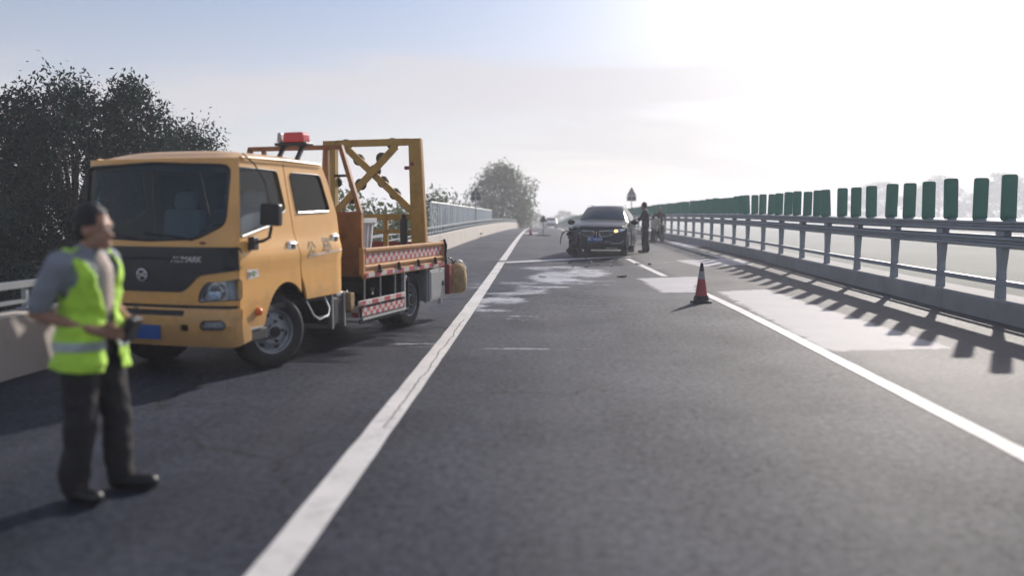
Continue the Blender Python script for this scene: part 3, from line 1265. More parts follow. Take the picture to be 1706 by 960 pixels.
def make_tree(seed, h, rad, nleaf, leaf, low=.18, clumps=26, shape='round'):
    """trunk mesh and crown mesh, base at the origin"""
    rs = random.Random(seed)
    tm, cm = MB(), MB()
    random.seed(seed)
    tube_tree(tm, (0, 0, -.3), (rs.uniform(-.3, .3), rs.uniform(-.3, .3), h * .72), h * .022, h * .006, .03)
    cl = []
    for i in range(clumps):
        t = low + (1 - low) * ((i + .5) / clumps)
        if shape == 'round':
            prof = math.sin(PI * min(1, max(.06, (t - low) / (1 - low)) ** .8)) ** .6
        elif shape == 'column':
            prof = (.75 + .25 * math.sin(PI * t)) * (1 - sstep(.75, 1.02, t) * .75)
        else:
            prof = (1 - ((t - low) / (1 - low)) ** 1.6) ** .5 * .95 + .05
        a = i * 2.399 + rs.uniform(-.5, .5)
        rr = rad * prof * rs.uniform(.45, .86)
        c = Vector((rr * math.cos(a), rr * math.sin(a), h * t))
        s = rad * rs.uniform(.26, .42) * (.65 + .35 * prof)
        cl.append((c, s))
        z0 = max(.1, t - .22) * h * .9
        tube_tree(tm, (0, 0, min(z0, h * .7)), c, h * .008, h * .002, .06, 4)
    tot = sum(s ** 2 for _, s in cl)
    for c, s in cl:
        k = int(nleaf * s * s / tot)
        for _ in range(k):
            d = Vector((rs.gauss(0, 1), rs.gauss(0, 1), rs.gauss(0, 1) * .8))
            d = d.normalized() * s * (rs.random() ** .45) * (1 + .15 * rs.gauss(0, 1))
            p = c + d
            n_ = Vector((rs.gauss(0, 1), rs.gauss(0, 1), rs.gauss(.5, 1))).normalized()
            u, v, w = frame(n_)
            a = rs.uniform(0, 6.28)
            u, v = u * math.cos(a) + v * math.sin(a), v * math.cos(a) - u * math.sin(a)
            L = leaf * rs.uniform(.6, 1.35)
            cm.add([p - u * L, p + v * L * .42 + w * L * .12, p + u * L, p - v * L * .42 + w * L * .12], [(0, 1, 2, 3)])
    return tm.mesh('trunk', M['bark'], True, 60), cm.mesh('crown', None, fix=False)


def plant_tree(name, label, variant, loc, s, rzv, lm, group=None, cat='tree', sz=None):
    t = thing(name, label, cat, loc, rzv, group, s)
    if sz:
        t.scale = (s, s, sz)
    tm, cm = variant
    link('trunk', tm, t)
    o = link('crown', cm, t)
    o.data = cm
    if not cm.materials:
        cm.materials.append(lm)
    return t


V_dense = [make_tree(11, 10, 2.5, 42000, .062, .22, 50), make_tree(12, 10, 1.9, 38000, .062, .2, 42, 'column')]
V_bush = [make_tree(21, 6, 2.7, 9000, .10, .1, 24), make_tree(22, 6, 2.4, 9000, .10, .12, 22)]
V_big = make_tree(34, 14, 5.2, 17000, .20, .12, 52, 'round')
V_far = [make_tree(41, 10, 4.6, 3500, .30, .08, 20), make_tree(42, 10, 4.0, 3500, .30, .08, 20)]
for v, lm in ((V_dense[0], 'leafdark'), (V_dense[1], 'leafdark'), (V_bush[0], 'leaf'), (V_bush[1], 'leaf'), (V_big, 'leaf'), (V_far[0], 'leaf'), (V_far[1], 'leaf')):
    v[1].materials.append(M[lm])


def at_px(px, Y):
    return ray(px, 400).x / ray(px, 400).y * Y


TG = 'trees beyond the left parapet'
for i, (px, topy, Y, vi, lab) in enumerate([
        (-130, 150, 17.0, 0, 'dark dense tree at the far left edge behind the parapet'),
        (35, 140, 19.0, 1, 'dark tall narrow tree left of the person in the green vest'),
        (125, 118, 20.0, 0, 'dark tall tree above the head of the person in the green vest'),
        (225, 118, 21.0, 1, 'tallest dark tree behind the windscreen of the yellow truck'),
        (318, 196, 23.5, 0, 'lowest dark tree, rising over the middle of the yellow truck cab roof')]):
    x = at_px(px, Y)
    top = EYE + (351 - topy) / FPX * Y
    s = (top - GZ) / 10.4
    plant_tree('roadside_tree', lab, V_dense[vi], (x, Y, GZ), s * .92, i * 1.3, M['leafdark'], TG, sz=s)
for i, (px, topy, Y, vi, w, lab) in enumerate([
        (615, 338, 33.0, 0, 1.15, 'round bush seen through the lower bars of the yellow truck frame'),
        (520, 318, 30.0, 1, 1.2, 'bushy tree hidden behind the back of the yellow truck cab'),
        (672, 345, 37.0, 1, 1.0, 'small bush just left of the tall yellow frame post'),
        (728, 320, 46.0, 0, .95, 'bushy tree rising behind the start of the pale bar fence'),
        (757, 340, 66.0, 1, 1.0, 'small hazy tree left of the dark triangular sign by the fence')]):
    x = at_px(px, Y)
    top = EYE + (351 - topy) / FPX * Y
    s = (top - GZ) / 6.2
    plant_tree('bushy_tree', lab, V_bush[vi], (x, Y, GZ), w, i * 2.1, M['leaf'], 'bushy trees behind the fence', sz=s)
Y = 96.0
top = EYE + (351 - 274) / FPX * Y
t = plant_tree('large_tree', 'big round hazy tree standing beyond the end of the pale fence', V_big, (at_px(836, Y), Y, GZ), (52 / FPX * Y) / 4.1, .6, M['leaf'], sz=(top - GZ) / 14.3)
for i, (px, topy, Y, w, lab) in enumerate([
        (893, 356, 230.0, 1.0, 'faint far tree in the haze just right of the big round tree'),
        (940, 352, 320.0, 1.5, 'faint far tree in the haze above the distant pale car'),
        (1000, 346, 360.0, 1.7, 'faint far tree in the haze behind the dark damaged car'),
        (1460, 306, 470.0, 4.2, 'hazy tree rising behind the green panels, left of three'),
        (1560, 298, 450.0, 4.2, 'hazy tree rising behind the green panels, middle of three'),
        (1665, 292, 430.0, 4.0, 'hazy tree rising behind the green panels, right of three'),
        (1775, 290, 410.0, 4.0, 'hazy tree at the right edge beyond the green panels')]):
    x = at_px(px, Y)
    top = EYE + (351 - topy) / FPX * Y
    s = (top - GZ) / 10.3
    plant_tree('hazy_tree', lab, V_far[i % 2], (x, Y, GZ), w, i * 1.7, M['leaf'], 'far trees in the haze', sz=s)
p = ground(872, 384)


# ------------------------------------------------------------------ wheels
def wheel(parent, loc, r, w, steer=0, side=1, rim_r=None, dish=.03, mat_rim='steel', holes=6, dual=False):
    """wheel whose outer face looks along +y (side=1); axle centre at loc"""
    hub = bpy.data.objects.new('wheel', None)
    COL.objects.link(hub)
    hub.empty_display_size = .1
    hub.parent = parent
    hub.location = loc
    hub.rotation_euler = (0, 0, steer + (0 if side > 0 else PI))
    rr = rim_r or r * .60
    prof = [(rr, -w / 2), (r * .90, -w / 2), (r * .965, -w * .46), (r, -w * .36), (r, w * .36), (r * .965, w * .46), (r * .90, w / 2), (rr * 1.03, w / 2), (rr, w * .47)]
    mb = MB()
    offs = (0, -w * 1.15) if dual else (0,)
    for oy in offs:
        mb.lathe(prof, (0, oy, 0), (0, 1, 0), 40, closed=True)
    mb.build('tyre', M['rubber'], hub, smooth=True, ang=50)
    # tread blocks round the rim of the tyre
    mb = MB()
    n = 44
    for i in range(n):
        a = 2 * PI * i / n
        m = Matrix.Rotation(a, 3, 'Y')
        for yy in (-.27, 0, .27):
            mb.box(m @ Vector((r + .003, 0, 0)) + Vector((0, yy * w, 0)), (.014, w * .2, 2 * PI * r / n * .62), m)
    tag(mb.build('tread', M['rubber'], hub), kind='stuff')
    # rim dish
    d = dish
    y0 = w * .47
    mb = MB()
    mb.lathe([(rr, y0), (rr * .99, y0 + .008), (rr * .95, y0 + .004), (rr * .91, y0 - d * .8), (rr * .86, y0 - d), (rr * .62, y0 - d * .55), (rr * .55, y0 - d * .25), (rr * .36, y0 - d * .25), (rr * .33, y0 - d * .05),
              (rr * .30, y0 + .02), (rr * .2, y0 + .03), (0, y0 + .03)], (0, 0, 0), (0, 1, 0), 40)
    mb.build('rim', M[mat_rim], hub, smooth=True, ang=35)
    for i in range(holes):
        mb = MB()
        a = 2 * PI * i / holes + .2
        c = Vector((math.cos(a), 0, math.sin(a))) * rr * .74
        m = Matrix.Rotation(-a, 3, 'Y')
        pts = []
        for k in range(12):
            t = 2 * PI * k / 12
            pts.append((rr * .085 * math.cos(t), rr * .14 * math.sin(t)))
        mb.prism(pts, y0 - d * .9, y0 - d * .66, lambda p, q, h, m=m, c=c: m @ Vector((p, 0, q)) + c + Vector((0, h, 0)))
        mb.build('rim_hole', M['chassis'], hub)
    mb = MB()
    mb.lathe([(rr * .25, y0 + .012), (rr * .25, y0 + .045), (rr * .12, y0 + .05), (0, y0 + .05)], (0, 0, 0), (0, 1, 0), 20)
    for i in range(5):
        a = 2 * PI * i / 5 + .6
        mb.lathe([(rr * .065, y0 - d * .3), (rr * .065, y0 + .012), (rr * .04, y0 + .016), (0, y0 + .016)], (math.cos(a) * rr * .46, 0, math.sin(a) * rr * .46), (0, 1, 0), 6)
    mb.build('hub_and_nuts', M['chassis'], hub, smooth=True, ang=30)
    return hub


# ------------------------------------------------------------------ yellow crew cab truck
TD = Vector((-.26963, -.96296, 0))
TN = Vector((.96296, -.26963, 0))
TRUCK_LOC = (-3.600, 8.886, 0)
TRUCK_RZ = math.atan2(TD.y, TD.x)
T = thing('utility_truck', 'yellow crew cab flatbed truck with red and white chequered side tape', 'truck', TRUCK_LOC, TRUCK_RZ)
HW = .93


def tumble(z):
    return .065 * max(0, z - 1.25) / .85


def xfront(z):
    if z < .74:
        return .955 - .03 * ((z - .55) / .2) ** 2
    return .93 - (.13 * (z - 1.33) if z > 1.33 else 0.0)


def front(u, z, off=0.0):
    s = 1 if u >= 0 else -1
    a = abs(u)
    if a < .80:
        x = xfront(z) - .05 * (a / .8) ** 2
        y = a
        n = Vector((1, .12 * a / .8, 0.1 if z > 1.33 else 0)).normalized()
    else:
        t = min(1, (a - .80) / .17) * PI / 2
        y = .80 + .13 * math.sin(t)
        x = xfront(z) - .05 - .13 * (1 - math.cos(t))
        n = Vector((math.cos(t), math.sin(t), 0))
    y -= tumble(z) * (a / .97)
    p = Vector((x, y, z)) + n * off
    return (p.x, s * p.y, p.z)


def side(sgn):
    def f(x, z, off=0.0):
        belt = .014 * (sstep(1.10, 1.13, z) - sstep(1.20, 1.34, z))
        flare = 0
        y = HW - tumble(z) + belt - .012 * sstep(1.25, 1.40, z) + off
        # body side tucks in slightly towards the sill
        y -= .02 * sstep(.75, .45, z)
        if x < -1.12:
            y -= .05 * ((-1.12 - x) / .1) ** 2
        return (x, sgn * y, z)
    return f


def xrear(z):
    return float(np.interp(z, [.6, 1.3, 1.6, 2.0, 2.2], [-1.215, -1.205, -1.14, -.98, -.86]))


arch = []
for k in range(17):
    a = PI * k / 16
    arch.append((-.02 + .39 * math.cos(a), .44 + .47 * math.sin(a)))
win_f = rounded([(.73, 1.40), (.655, 2.07), (.02, 2.06), (-.08, 1.66), (.25, 1.50)], .05, 3)
win_r = rounded([(-.30, 1.62), (-.22, 2.05), (-.82, 2.05), (-.97, 1.68), (-.95, 1.64)], .06, 3)
for sg in (1, -1):
    sf = side(sg)
    fd = [(.785, .50)] + [(.38, .50)] + [(x, z) for x, z in arch if z > .52 and x > -.30][0:] + [(-.285, .95), (-.262, 1.17), (-.19, 1.45), (-.10, 2.155), (.66, 2.155), (.785, 1.30)]
    o = panel('front_door', fd, sf, M['paint'], T, [win_f], .03, .085)
    gl = panel('side_window', win_f, sf, M['glass'], o, (), .008, .15, off=-.012)
    rd = [(-.305, .95), (-.36, .84), (-.40, .69)] + [(-1.215, .69)] + [(xrear(z), z) for z in (1.0, 1.3, 1.45, 1.6, 1.8, 2.0, 2.155)] + [(-.118, 2.155), (-.205, 1.45), (-.275, 1.17)]
    o2 = panel('rear_door', rd, sf, M['paint'], T, [win_r], .03, .085)
    panel('side_window', win_r, sf, M['darkglass'], o2, (), .008, .15, off=-.012)
    # rubber surround of the windows
    for wv, oo in ((win_f, o), (win_r, o2)):
        cxw = sum(p[0] for p in wv) / len(wv)
        czw = sum(p[1] for p in wv) / len(wv)
        mb = MB()
        pts = [sf(x, z, .002) for x, z in wv]
        mb.tube(pts + [pts[0]], .009, 6, cap=False)
        mb.build('window_seal', M['black'], oo, smooth=True)
        low = [p for p in wv if p[1] < (1.72 if wv is win_f else 1.70)]
        if wv is win_f:
            low = [(.70, 1.405), (.25, 1.495), (-.06, 1.655)]
        else:
            low = [(-.31, 1.628), (-.93, 1.645)]
        MB().tube([sf(x, z, .010) for x, z in low], .010, 6).build('window_trim', M['alu'], oo, smooth=True)
    # handles: recessed cup with a lever
    for (hx, hz_, oo) in ((-.12, 1.285, o), (-1.03, 1.335, o2)):
        y = sf(hx, hz_)[1]
        h = MB()
        h.prism(rounded([(hx - .075, hz_ - .05), (hx + .075, hz_ - .055), (hx + .075, hz_ + .05), (hx - .075, hz_ + .055)], .025, 3), y - sg * .012, y + sg * .008, lambda a, b, c: (a, c, b))
        h.build('handle_cup', M['chrome'], oo, bevel=.004)
        h = MB().prism(rounded([(hx - .05, hz_ - .035), (hx + .01, hz_ - .035), (hx + .01, hz_ + .01), (hx - .05, hz_ + .01)], .012, 2), y + sg * .0085, y + sg * .0125, lambda a, b, c: (a, c, b))
        h.build('handle_recess', M['black'], oo)
        h = MB().tube([(hx + .06, y + sg * .012, hz_ + .02), (hx, y + sg * .024, hz_ + .026), (hx - .06, y + sg * .012, hz_ + .022)], .012, 6)
        h.build('handle', M['alu'], oo, smooth=True)
    # wheel arch lining and rubber lip
    mb = MB()
    V_ = []
    for x, z in arch:
        V_ += [sf(x, z, -.01), (x, sg * .45, z)]
    mb.add(V_, [(2 * i, 2 * i + 1, 2 * i + 3, 2 * i + 2) for i in range(len(arch) - 1)])
    mb.build('wheel_arch', M['chassis'], T)
    # bright sill strip under the fender
    MB().bar((.78, sg * .915, .492), (.40, sg * .915, .492), .012, .02).build('sill_strip', M['alu'], T)
    MB().box((.56, sg * .80, .42), (.50, .22, .13)).build('step_well', M['chassis'], T, bevel=.02)
# cab front: painted skin with windscreen opening
ws = rounded([(-.84, 1.52), (-.55, 1.385), (0, 1.365), (.55, 1.385), (.84, 1.52), (.885, 2.08), (0, 2.11), (-.885, 2.08)], .07, 4)
skin = [(-.97, .745), (.97, .745), (.97, 2.155), (-.97, 2.155)]
hl = rounded([(.545, .775), (.965, .80), (.965, 1.0), (.64, .965), (.575, .885)], .04, 4)
hlm = [(-a, b) for a, b in reversed(hl)]
panel('cab_front', skin, front, M['paint'], T, [ws, hl, hlm], .03, .09)
w_ = panel('windscreen', ws, front, M['windscreen'], T, (), .008, .14, off=-.012)
pts = [front(a, b, .002) for a, b in ws]
MB().tube(pts + [pts[0]], .014, 6, cap=False).build('windscreen_seal', M['black'], T, smooth=True)
gr_ = rounded([(-.97, 1.09), (-.56, 1.03), (-.46, .93), (-.38, .87), (.38, .87), (.46, .93), (.56, 1.03), (.97, 1.09), (.97, 1.305), (-.97, 1.305)], .05, 4)
g = panel('front_grille', gr_, front, M['grille'], T, (), .012, .09, off=.012)
MB().tube([front(a, 1.20 - .04 * abs(a), .018) for a in np.linspace(-.45, .45, 9)], .010, 6).build('grille_rib', M['black'], g, smooth=True)
text_mesh('lettering', 'AUMARK', .080, M['silver'], g, basis(front(.44, 1.185, .016), Vector(front(.56, 1.185)) - Vector(front(.32, 1.185)), (0, 0, 1)), .003, .25, bold=.0006)
mb = MB()
c = Vector(front(-.06, 1.03, .016))
mb.lathe([(.062, 0), (.062, .012), (.050, .014), (.050, 0)], c, (1, 0, 0), 24)
mb.bar(c + Vector((.008, -.05, .02)), c + Vector((.008, .05, -.02)), .014, .012)
mb.bar(c + Vector((.008, -.04, -.03)), c + Vector((.008, .04, .03)), .014, .012)
mb.build('grille_badge', M['silver'], g)
for sg in (1, -1):
    h_ = hl if sg > 0 else hlm
    hb = panel('headlight', h_, front, M['reflector'], T, (), .01, .07, off=-.055)
    pts = [front(a, b, 0) for a, b in h_]
    pin = [front(a, b, -.055) for a, b in h_]
    n = len(pts)
    MB().add(pts + pin, [(i, (i + 1) % n, n + (i + 1) % n, n + i) for i in range(n)]).build('headlight_bezel', M['chrome'], hb)
    panel('lens', h_, front, M['lens'], hb, (), .006, .07, off=.004)
    mb = MB()
    c = Vector(front(sg * .725, .875, -.05))
    mb.lathe([(0, 0), (.03, .004), (.07, .03), (.078, .042), (.072, .044), (.066, .034), (.02, .012)], c, (1, .1 * sg, 0), 24)
    mb.build('reflector_bowl', M['chrome'], hb, smooth=True)
    mb = MB()
    for i in range(3):
        for k in range(7):
            uu = sg * (.845 + i * .034)
            mb.ell(Vector(front(uu, .815 + k * .026, -.045)), (.008, .008, .008), sub=1)
    tag(mb.build('led_dots', M['white'], hb), kind='stuff')
    MB().tube(pts + [pts[0]], .006, 5, cap=False).build('lamp_seal', M['black'], hb)
# bumper
bump = rounded([(-.97, .37), (-.9, .345), (.9, .345), (.97, .37), (.97, .715), (-.97, .715)], .04, 3)
slot = rounded([(-.40, .64), (.40, .64), (.41, .695), (-.41, .695)], .015, 2)
fog = rounded([(.60, .515), (.82, .525), (.84, .565), (.81, .605), (.61, .598), (.585, .56)], .03, 4)
fogm = [(-a, b) for a, b in reversed(fog)]
hk = rounded([(.365, .495), (.455, .495), (.455, .56), (.365, .56)], .02, 3)
hkm = [(-a, b) for a, b in reversed(hk)]
bp = panel('front_bumper', bump, front, M['paint'], T, [slot, fog, fogm, hk, hkm], .03, .08, off=.012)
for s_, nm in ((slot, 'air_slot'), (hk, 'hook_recess'), (hkm, 'hook_recess')):
    panel(nm, s_, front, M['black'], bp, (), .01, .1, off=-.03)
for s_ in (fog, fogm):
    f_ = panel('fog_lamp', s_, front, M['reflector'], bp, (), .02, .05, off=-.015)
    pts = [front(a, b, .014) for a, b in s_]
    MB().tube(pts + [pts[0]], .008, 5, cap=False).build('rim', M['black'], f_)
    panel('lens', s_, front, M['lens'], f_, (), .004, .06, off=.008)
# side wraps of the bumper
for sg in (1, -1):
    MB().prism(rounded([(.775, .36), (.62, .385), (.62, .48), (.775, .70)], .02, 2), sg * .90, sg * .935, lambda a, b, c: (a, c, b)).build('bumper_end', M['paint'], bp, bevel=.005)
pb = Vector(front(-.07, .478, .022))
pl_ = MB().prism(rounded([(-.22, -.07), (.22, -.07), (.22, .07), (-.22, .07)], .012, 2), 0, .006, lambda a, b, c: (pb.x + c, pb.y + a, pb.z + b)).build('number_plate', M['plate'], T)
# seam shadow gap between bumper and skin
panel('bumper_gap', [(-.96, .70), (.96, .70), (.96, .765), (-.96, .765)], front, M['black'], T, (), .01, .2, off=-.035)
# wipers
mb = MB()
for y0, y1 in ((.52, -.02), (-.12, -.62)):
    mb.tube([front(y0, 1.37, .02), front((y0 + y1) / 2 + .1, 1.40, .028), front(y1, 1.435, .02)], .010, 5)
mb.build('wiper', M['black'], T)
# marker knobs under the screen
MB().ell(front(.62, 1.345, .01), (.02, .035, .015)).build('washer_jet', M['rustbrown'], T)


# roof
def roof(a, b, off=0):
    # a along x, b across
    u = (a + .13) / .80
    v = b / (HW - .05)
    z = 2.155 + .105 * (1 - min(1, abs(v)) ** 4) * (1 - min(1, abs(u)) ** 6) + off
    return (a, b, z)


rf = [(.785 - .12 - .05, -.865), (.82, -.5), (.83, 0), (.82, .5), (.785 - .12 - .05, .865), (-.875, .865), (-.875, -.865)]
panel('roof', rounded(rf, .06, 4), roof, M['paint'], T, (), .03, .09)
for sg in (1, -1):
    MB().tube([(.62, sg * .855, 2.165), (-.15, sg * .866, 2.175), (-.84, sg * .86, 2.165)], .014, 6).build('roof_gutter', M['paint'], T, smooth=True)
# back wall and floor
bk = [(xrear(z), z) for z in (.69, 1.3, 1.6, 2.0, 2.17)]
V_, F_ = [], []
for x, z in bk:
    y = HW - tumble(z) - .045
    V_ += [(x, -y, z), (x, y, z)]
for i in range(len(bk) - 1):
    F_.append((2 * i, 2 * i + 1, 2 * i + 3, 2 * i + 2))
MB().add(V_, F_).build('back_wall', M['paint_old'], T)
MB().box((-.20, 0, .66), (1.95, 1.70, .06)).build('cab_floor', M['chassis'], T)
MB().box((.68, 0, 1.16), (.26, 1.66, .36)).build('dashboard', M['interior'], T, bevel=.05)
mb = MB()
mb.lathe([(.19, -.012), (.205, 0), (.19, .012), (.175, 0)], (.47, .42, 1.42), (.55, 0, .84), 24, closed=True)
mb.bar((.47, .25, 1.42), (.47, .59, 1.42), .02, .03)
mb.bar((.47, .42, 1.42), (.62, .42, 1.22), .04, .04)
mb.build('steering_wheel', M['interior'], T, smooth=True)
for y in (.45, -.42):
    for x0 in (.02, -.82):
        st = MB()
        st.box((x0 + .10, y, 1.02), (.48, .52, .16))
        st.box((x0 - .13, y, 1.36), (.13, .50, .62), Matrix.Rotation(R(-9), 3, 'Y'))
        st.box((x0 - .19, y, 1.76), (.10, .28, .20), Matrix.Rotation(R(-9), 3, 'Y'))
        st.build('seat', M['seat'], T, bevel=.05)
MB().box((-.2, .0, .86), (1.6, 1.5, .24)).build('engine_cover', M['interior'], T)
MB().box((.02, 0, 2.10), (1.3, 1.5, .015)).build('headlining', M['seat'], T)

# pale rounded sheet inside the lower part of the driver's window
panel('pale_window_sheet', rounded([(.72, 1.34), (.66, 1.50), (.52, 1.60), (.30, 1.635), (-.04, 1.64), (-.06, 1.34)], .05, 4), lambda x, z, o: (x, .80 + o, z), M['white'], T, (), .004, .15)

# mirrors
for sg in (1, -1):
    def mp(x, y, z):
        return (x, sg * y, z)
    mr = MB().box(mp(.60, .965, 1.335), (.09, .07, .13)).build('mirror_mount', M['black'], T, bevel=.012)
    MB().tube([mp(.60, .98, 1.34), mp(.57, 1.06, 1.36), mp(.53, 1.10, 1.39), mp(.52, 1.12, 1.50)], .016, 8).build('mirror_arm', M['black'], mr, smooth=True)
    MB().tube([mp(.53, 1.12, 1.70), mp(.545, 1.08, 1.92), mp(.57, .98, 2.10), mp(.58, .86, 2.20)], .008, 6).build('mirror_stay', M['black'], mr, smooth=True)
    mm = MB()
    mm.prism(rounded([(-.115, -.105), (.10, -.115), (.11, .10), (-.10, .11)], .03, 4), -.04, .035, lambda a, b, c: (.525 + c, sg * (1.125 + a), 1.615 + b))
    mm.build('mirror_housing', M['black'], mr, bevel=.014)
    MB().prism(rounded([(-.09, -.085), (.08, -.09), (.085, .08), (-.08, .085)], .02, 3), -.046, -.0415, lambda a, b, c: (.525 + c, sg * (1.125 + a), 1.615 + b)).build('mirror_glass', M['chrome'], mr)
# indicator, stickers, door characters
sf = side(1)
p = Vector(sf(.50, .655))
t_ = MB().lathe([(.042, 0), (.042, .012), (.034, .035), (.02, .045), (0, .047)], p, (0, 1, 0), 18).build('side_indicator', M['amber'], T, smooth=True)
o_ = panel('sticker', [(.48, 1.005), (.655, .985), (.665, 1.075), (.49, 1.09)], sf, M['white'], T, (), .002, .1, off=.004)


def on_side(x, z, off):
    a = Vector(sf(x, z, off))
    return basis(a, (-1, 0, 0), Vector(sf(x, z + .05, off)) - a)


panel('sticker_mark', [(.625, 1.0), (.64, 1.0), (.65, 1.06), (.635, 1.06)], sf, M['maroon'], o_, (), .001, .1, off=.0062)
text_mesh('sticker_letter', 'K', .06, M['maroon'], o_, on_side(.605, 1.035, .0062), .0006)
panel('sticker_field', [(.54, 1.012), (.582, 1.008), (.584, 1.062), (.543, 1.066)], sf, M['green'], o_, (), .001, .1, off=.0062)
text_mesh('sticker_letter', 'C', .05, M['maroon'], o_, on_side(.512, 1.045, .0062), .0006)
text_mesh('door_character', '公', .185, M['fadedgrey'], T, on_side(-.50, 1.225, .003), .0008)
text_mesh('door_character', '路', .185, M['fadedgrey'], T, on_side(-.83, 1.265, .003), .0008)
panel('reflective_strip', [(-.43, 1.145), (-1.19, 1.185), (-1.19, 1.215), (-.43, 1.175)], sf, M['fadedwhite'], T, (), .001, .1, off=.003)

# roof beacon
LX, LZ = -1.0, 2.49
bc = MB().box((LX, .43, LZ - .075), (.16, .42, .035)).build('light_bar', M['black'], T, bevel=.008)
for y0, y1, mk in ((.32, .61, 'redlens'), (.24, .32, 'toolbox')):
    MB().prism(rounded([(y0 + .006, LZ - .056), (y1 - .006, LZ - .056), (y1 - .02, LZ + .06), (y0 + .02, LZ + .06)], .03, 3), -.075, .075, lambda a, b, c: (LX + c, a, b)).build('beacon_lens', M[mk], bc, bevel=.012)
for y in (.30, .55):
    MB().bar((LX, y, LZ - .09), (LX + .16, y, 2.20), .05, .03).bar((LX - .04, y, LZ - .10), (LX + .08, y, LZ - .10), .05, .012).build('bracket', M['black'], bc)

# wheels, axles and chassis
for sg in (1, -1):
    wheel(T, (0, sg * .70, .385), .385, .20, steer=R(-24), side=sg, dish=.045, rim_r=.235)
    wheel(T, (-3.38, sg * .68, .375), .375, .19, side=sg, dish=.11, rim_r=.235, dual=True)
mb = MB()
for y in (-.36, .36):
    mb.box((-1.75, y, .66), (5.3, .07, .16))
mb.build('chassis_rail', M['chassis'], T)
mb = MB()
mb.tube([(0, -.62, .385), (0, .62, .385)], .05, 10)
mb.build('axle', M['chassis'], T, smooth=True)
mb = MB().tube([(-3.38, -.6, .375), (-3.38, .6, .375)], .06, 10).ell((-3.38, 0, .39), (.2, .18, .2))
mb.build('axle', M['chassis'], T, smooth=True)
MB().box((-.1, 0, .58), (1.1, .9, .34)).build('engine_block', M['chassis'], T, bevel=.05)
MB().tube([(-.5, 0, .52), (-3.3, 0, .42)], .045, 10).build('drive_shaft', M['chassis'], T)
# wheel guard behind the front wheel
for sg in (1, -1):
    V_ = []
    for k in range(8):
        a = R(60 + k * 16)
        c, s = math.cos(a), math.sin(a)
        V_ += [(-.02 + .45 * c, sg * .86, .40 + .45 * s), (-.02 + .45 * c, sg * .52, .40 + .45 * s)]
    MB().add(V_, [(2 * i, 2 * i + 1, 2 * i + 3, 2 * i + 2) for i in range(7)]).build('mudguard', M['chassis'], T)
# step, fuel tank, air tank and exhaust box between cab and rear wheel
MB().tube([(-.46, .88, .66), (-.52, .93, .50), (-.60, .95, .44), (-.80, .95, .47), (-.88, .92, .54), (-.87, .86, .68)], .012, 6).build('step_hoop', M['alu'], T, smooth=True)
MB().box((-.70, .92, .455), (.20, .08, .012)).build('step_tread', M['alu'], T)
MB().box((-1.20, .60, .47), (.32, .52, .40)).build('fuel_tank', M['chassis'], T, bevel=.06)
mb = MB()
for x in (-1.06, -1.34):
    mb.box((x, .60, .47), (.035, .535, .415))
mb.build('tank_strap', M['alu'], T, bevel=.01)
MB().lathe([(0, -.22), (.055, -.22), (.07, -.20), (.07, .15), (.06, .17), (.06, .22), (.045, .23), (0, .23)], (-1.25, .78, .66), (-1, 0, 0), 20).build('air_tank', M['chrome'], T, smooth=True)
MB().box((-1.45, .80, .55), (.10, .22, .22)).build('battery_box', M['tan'], T, bevel=.01)

# flat bed: floor, sides that fold, tailgate, ledge with striped tape
BX0, BX1, BY, BZ = -1.68, -4.22, .94, .865
MB().box(((BX0 + BX1) / 2, 0, BZ), (BX0 - BX1, BY * 2 - .06, .06)).build('bed_floor', M['rustbrown'], T)
mb = MB()
for x in np.arange(BX0 - .2, BX1, -.42):
    mb.box((x, 0, .79), (.06, 1.7, .09))
mb.build('bed_crossbeam', M['chassis'], T)
for sg in (1, -1):
    sd = MB().box(((BX0 + BX1) / 2, sg * (BY - .02), 1.045), (BX0 - BX1 - .02, .028, .27)).build('side_board', M['paint_bed'], T, bevel=.004)
    MB().box(((BX0 + BX1) / 2, sg * (BY + .005), 1.165), (BX0 - BX1 - .02, .05, .045)).build('top_rail', M['paint_bed'], sd, bevel=.008)
    MB().box(((BX0 + BX1) / 2, sg * (BY + .002), .955), (BX0 - BX1 - .02, .045, .035)).build('bottom_rail', M['paint_bed'], sd, bevel=.008)
    tp = MB().box((0, 0, 0), (BX0 - BX1 - .14, .006, .118)).build('chequered_tape', M['check'], sd)
    tp.location = ((BX0 + BX1) / 2, sg * (BY - .003), 1.055)
    lg = MB().box(((BX0 + BX1) / 2, sg * (BY - .005), .855), (BX0 - BX1, .05, .085)).build('bed_ledge', M['paint_bed'], T, bevel=.004)
    tp = MB().box((0, 0, 0), (BX0 - BX1 - .02, .006, .055)).build('striped_tape', M['stripe'], lg)
    tp.location = ((BX0 + BX1) / 2, sg * (BY + .0235), .853)
    for x in (-2.05, -2.62, -3.25, -3.85):
        h = MB()
        h.box((x, sg * (BY + .03), .92), (.035, .02, .10)).box((x - .02, sg * (BY + .04), .885), (.09, .02, .02)).tube([(x, sg * (BY + .04), .965), (x - .012, sg * (BY + .05), .86)], .009, 5)
        h.build('latch', M['black'], T)
    # corner stakes
    for x in (BX0 + .012, BX1 - .012):
        MB().box((x, sg * (BY - .01), 1.03), (.05, .06, .34)).build('corner_post', M['paint_bed'], T, bevel=.005)
MB().box((BX1 - .01, 0, 1.04), (.03, 1.82, .27)).build('tailgate', M['redbrown'], T, bevel=.004)
MB().tube([(BX1, .96, 1.22), (BX1 - .03, .98, 1.12), (BX1 - .02, .97, .98), (BX1 - .03, .98, .84)], .02, 6).build('tailgate_chain', M['black'], T)
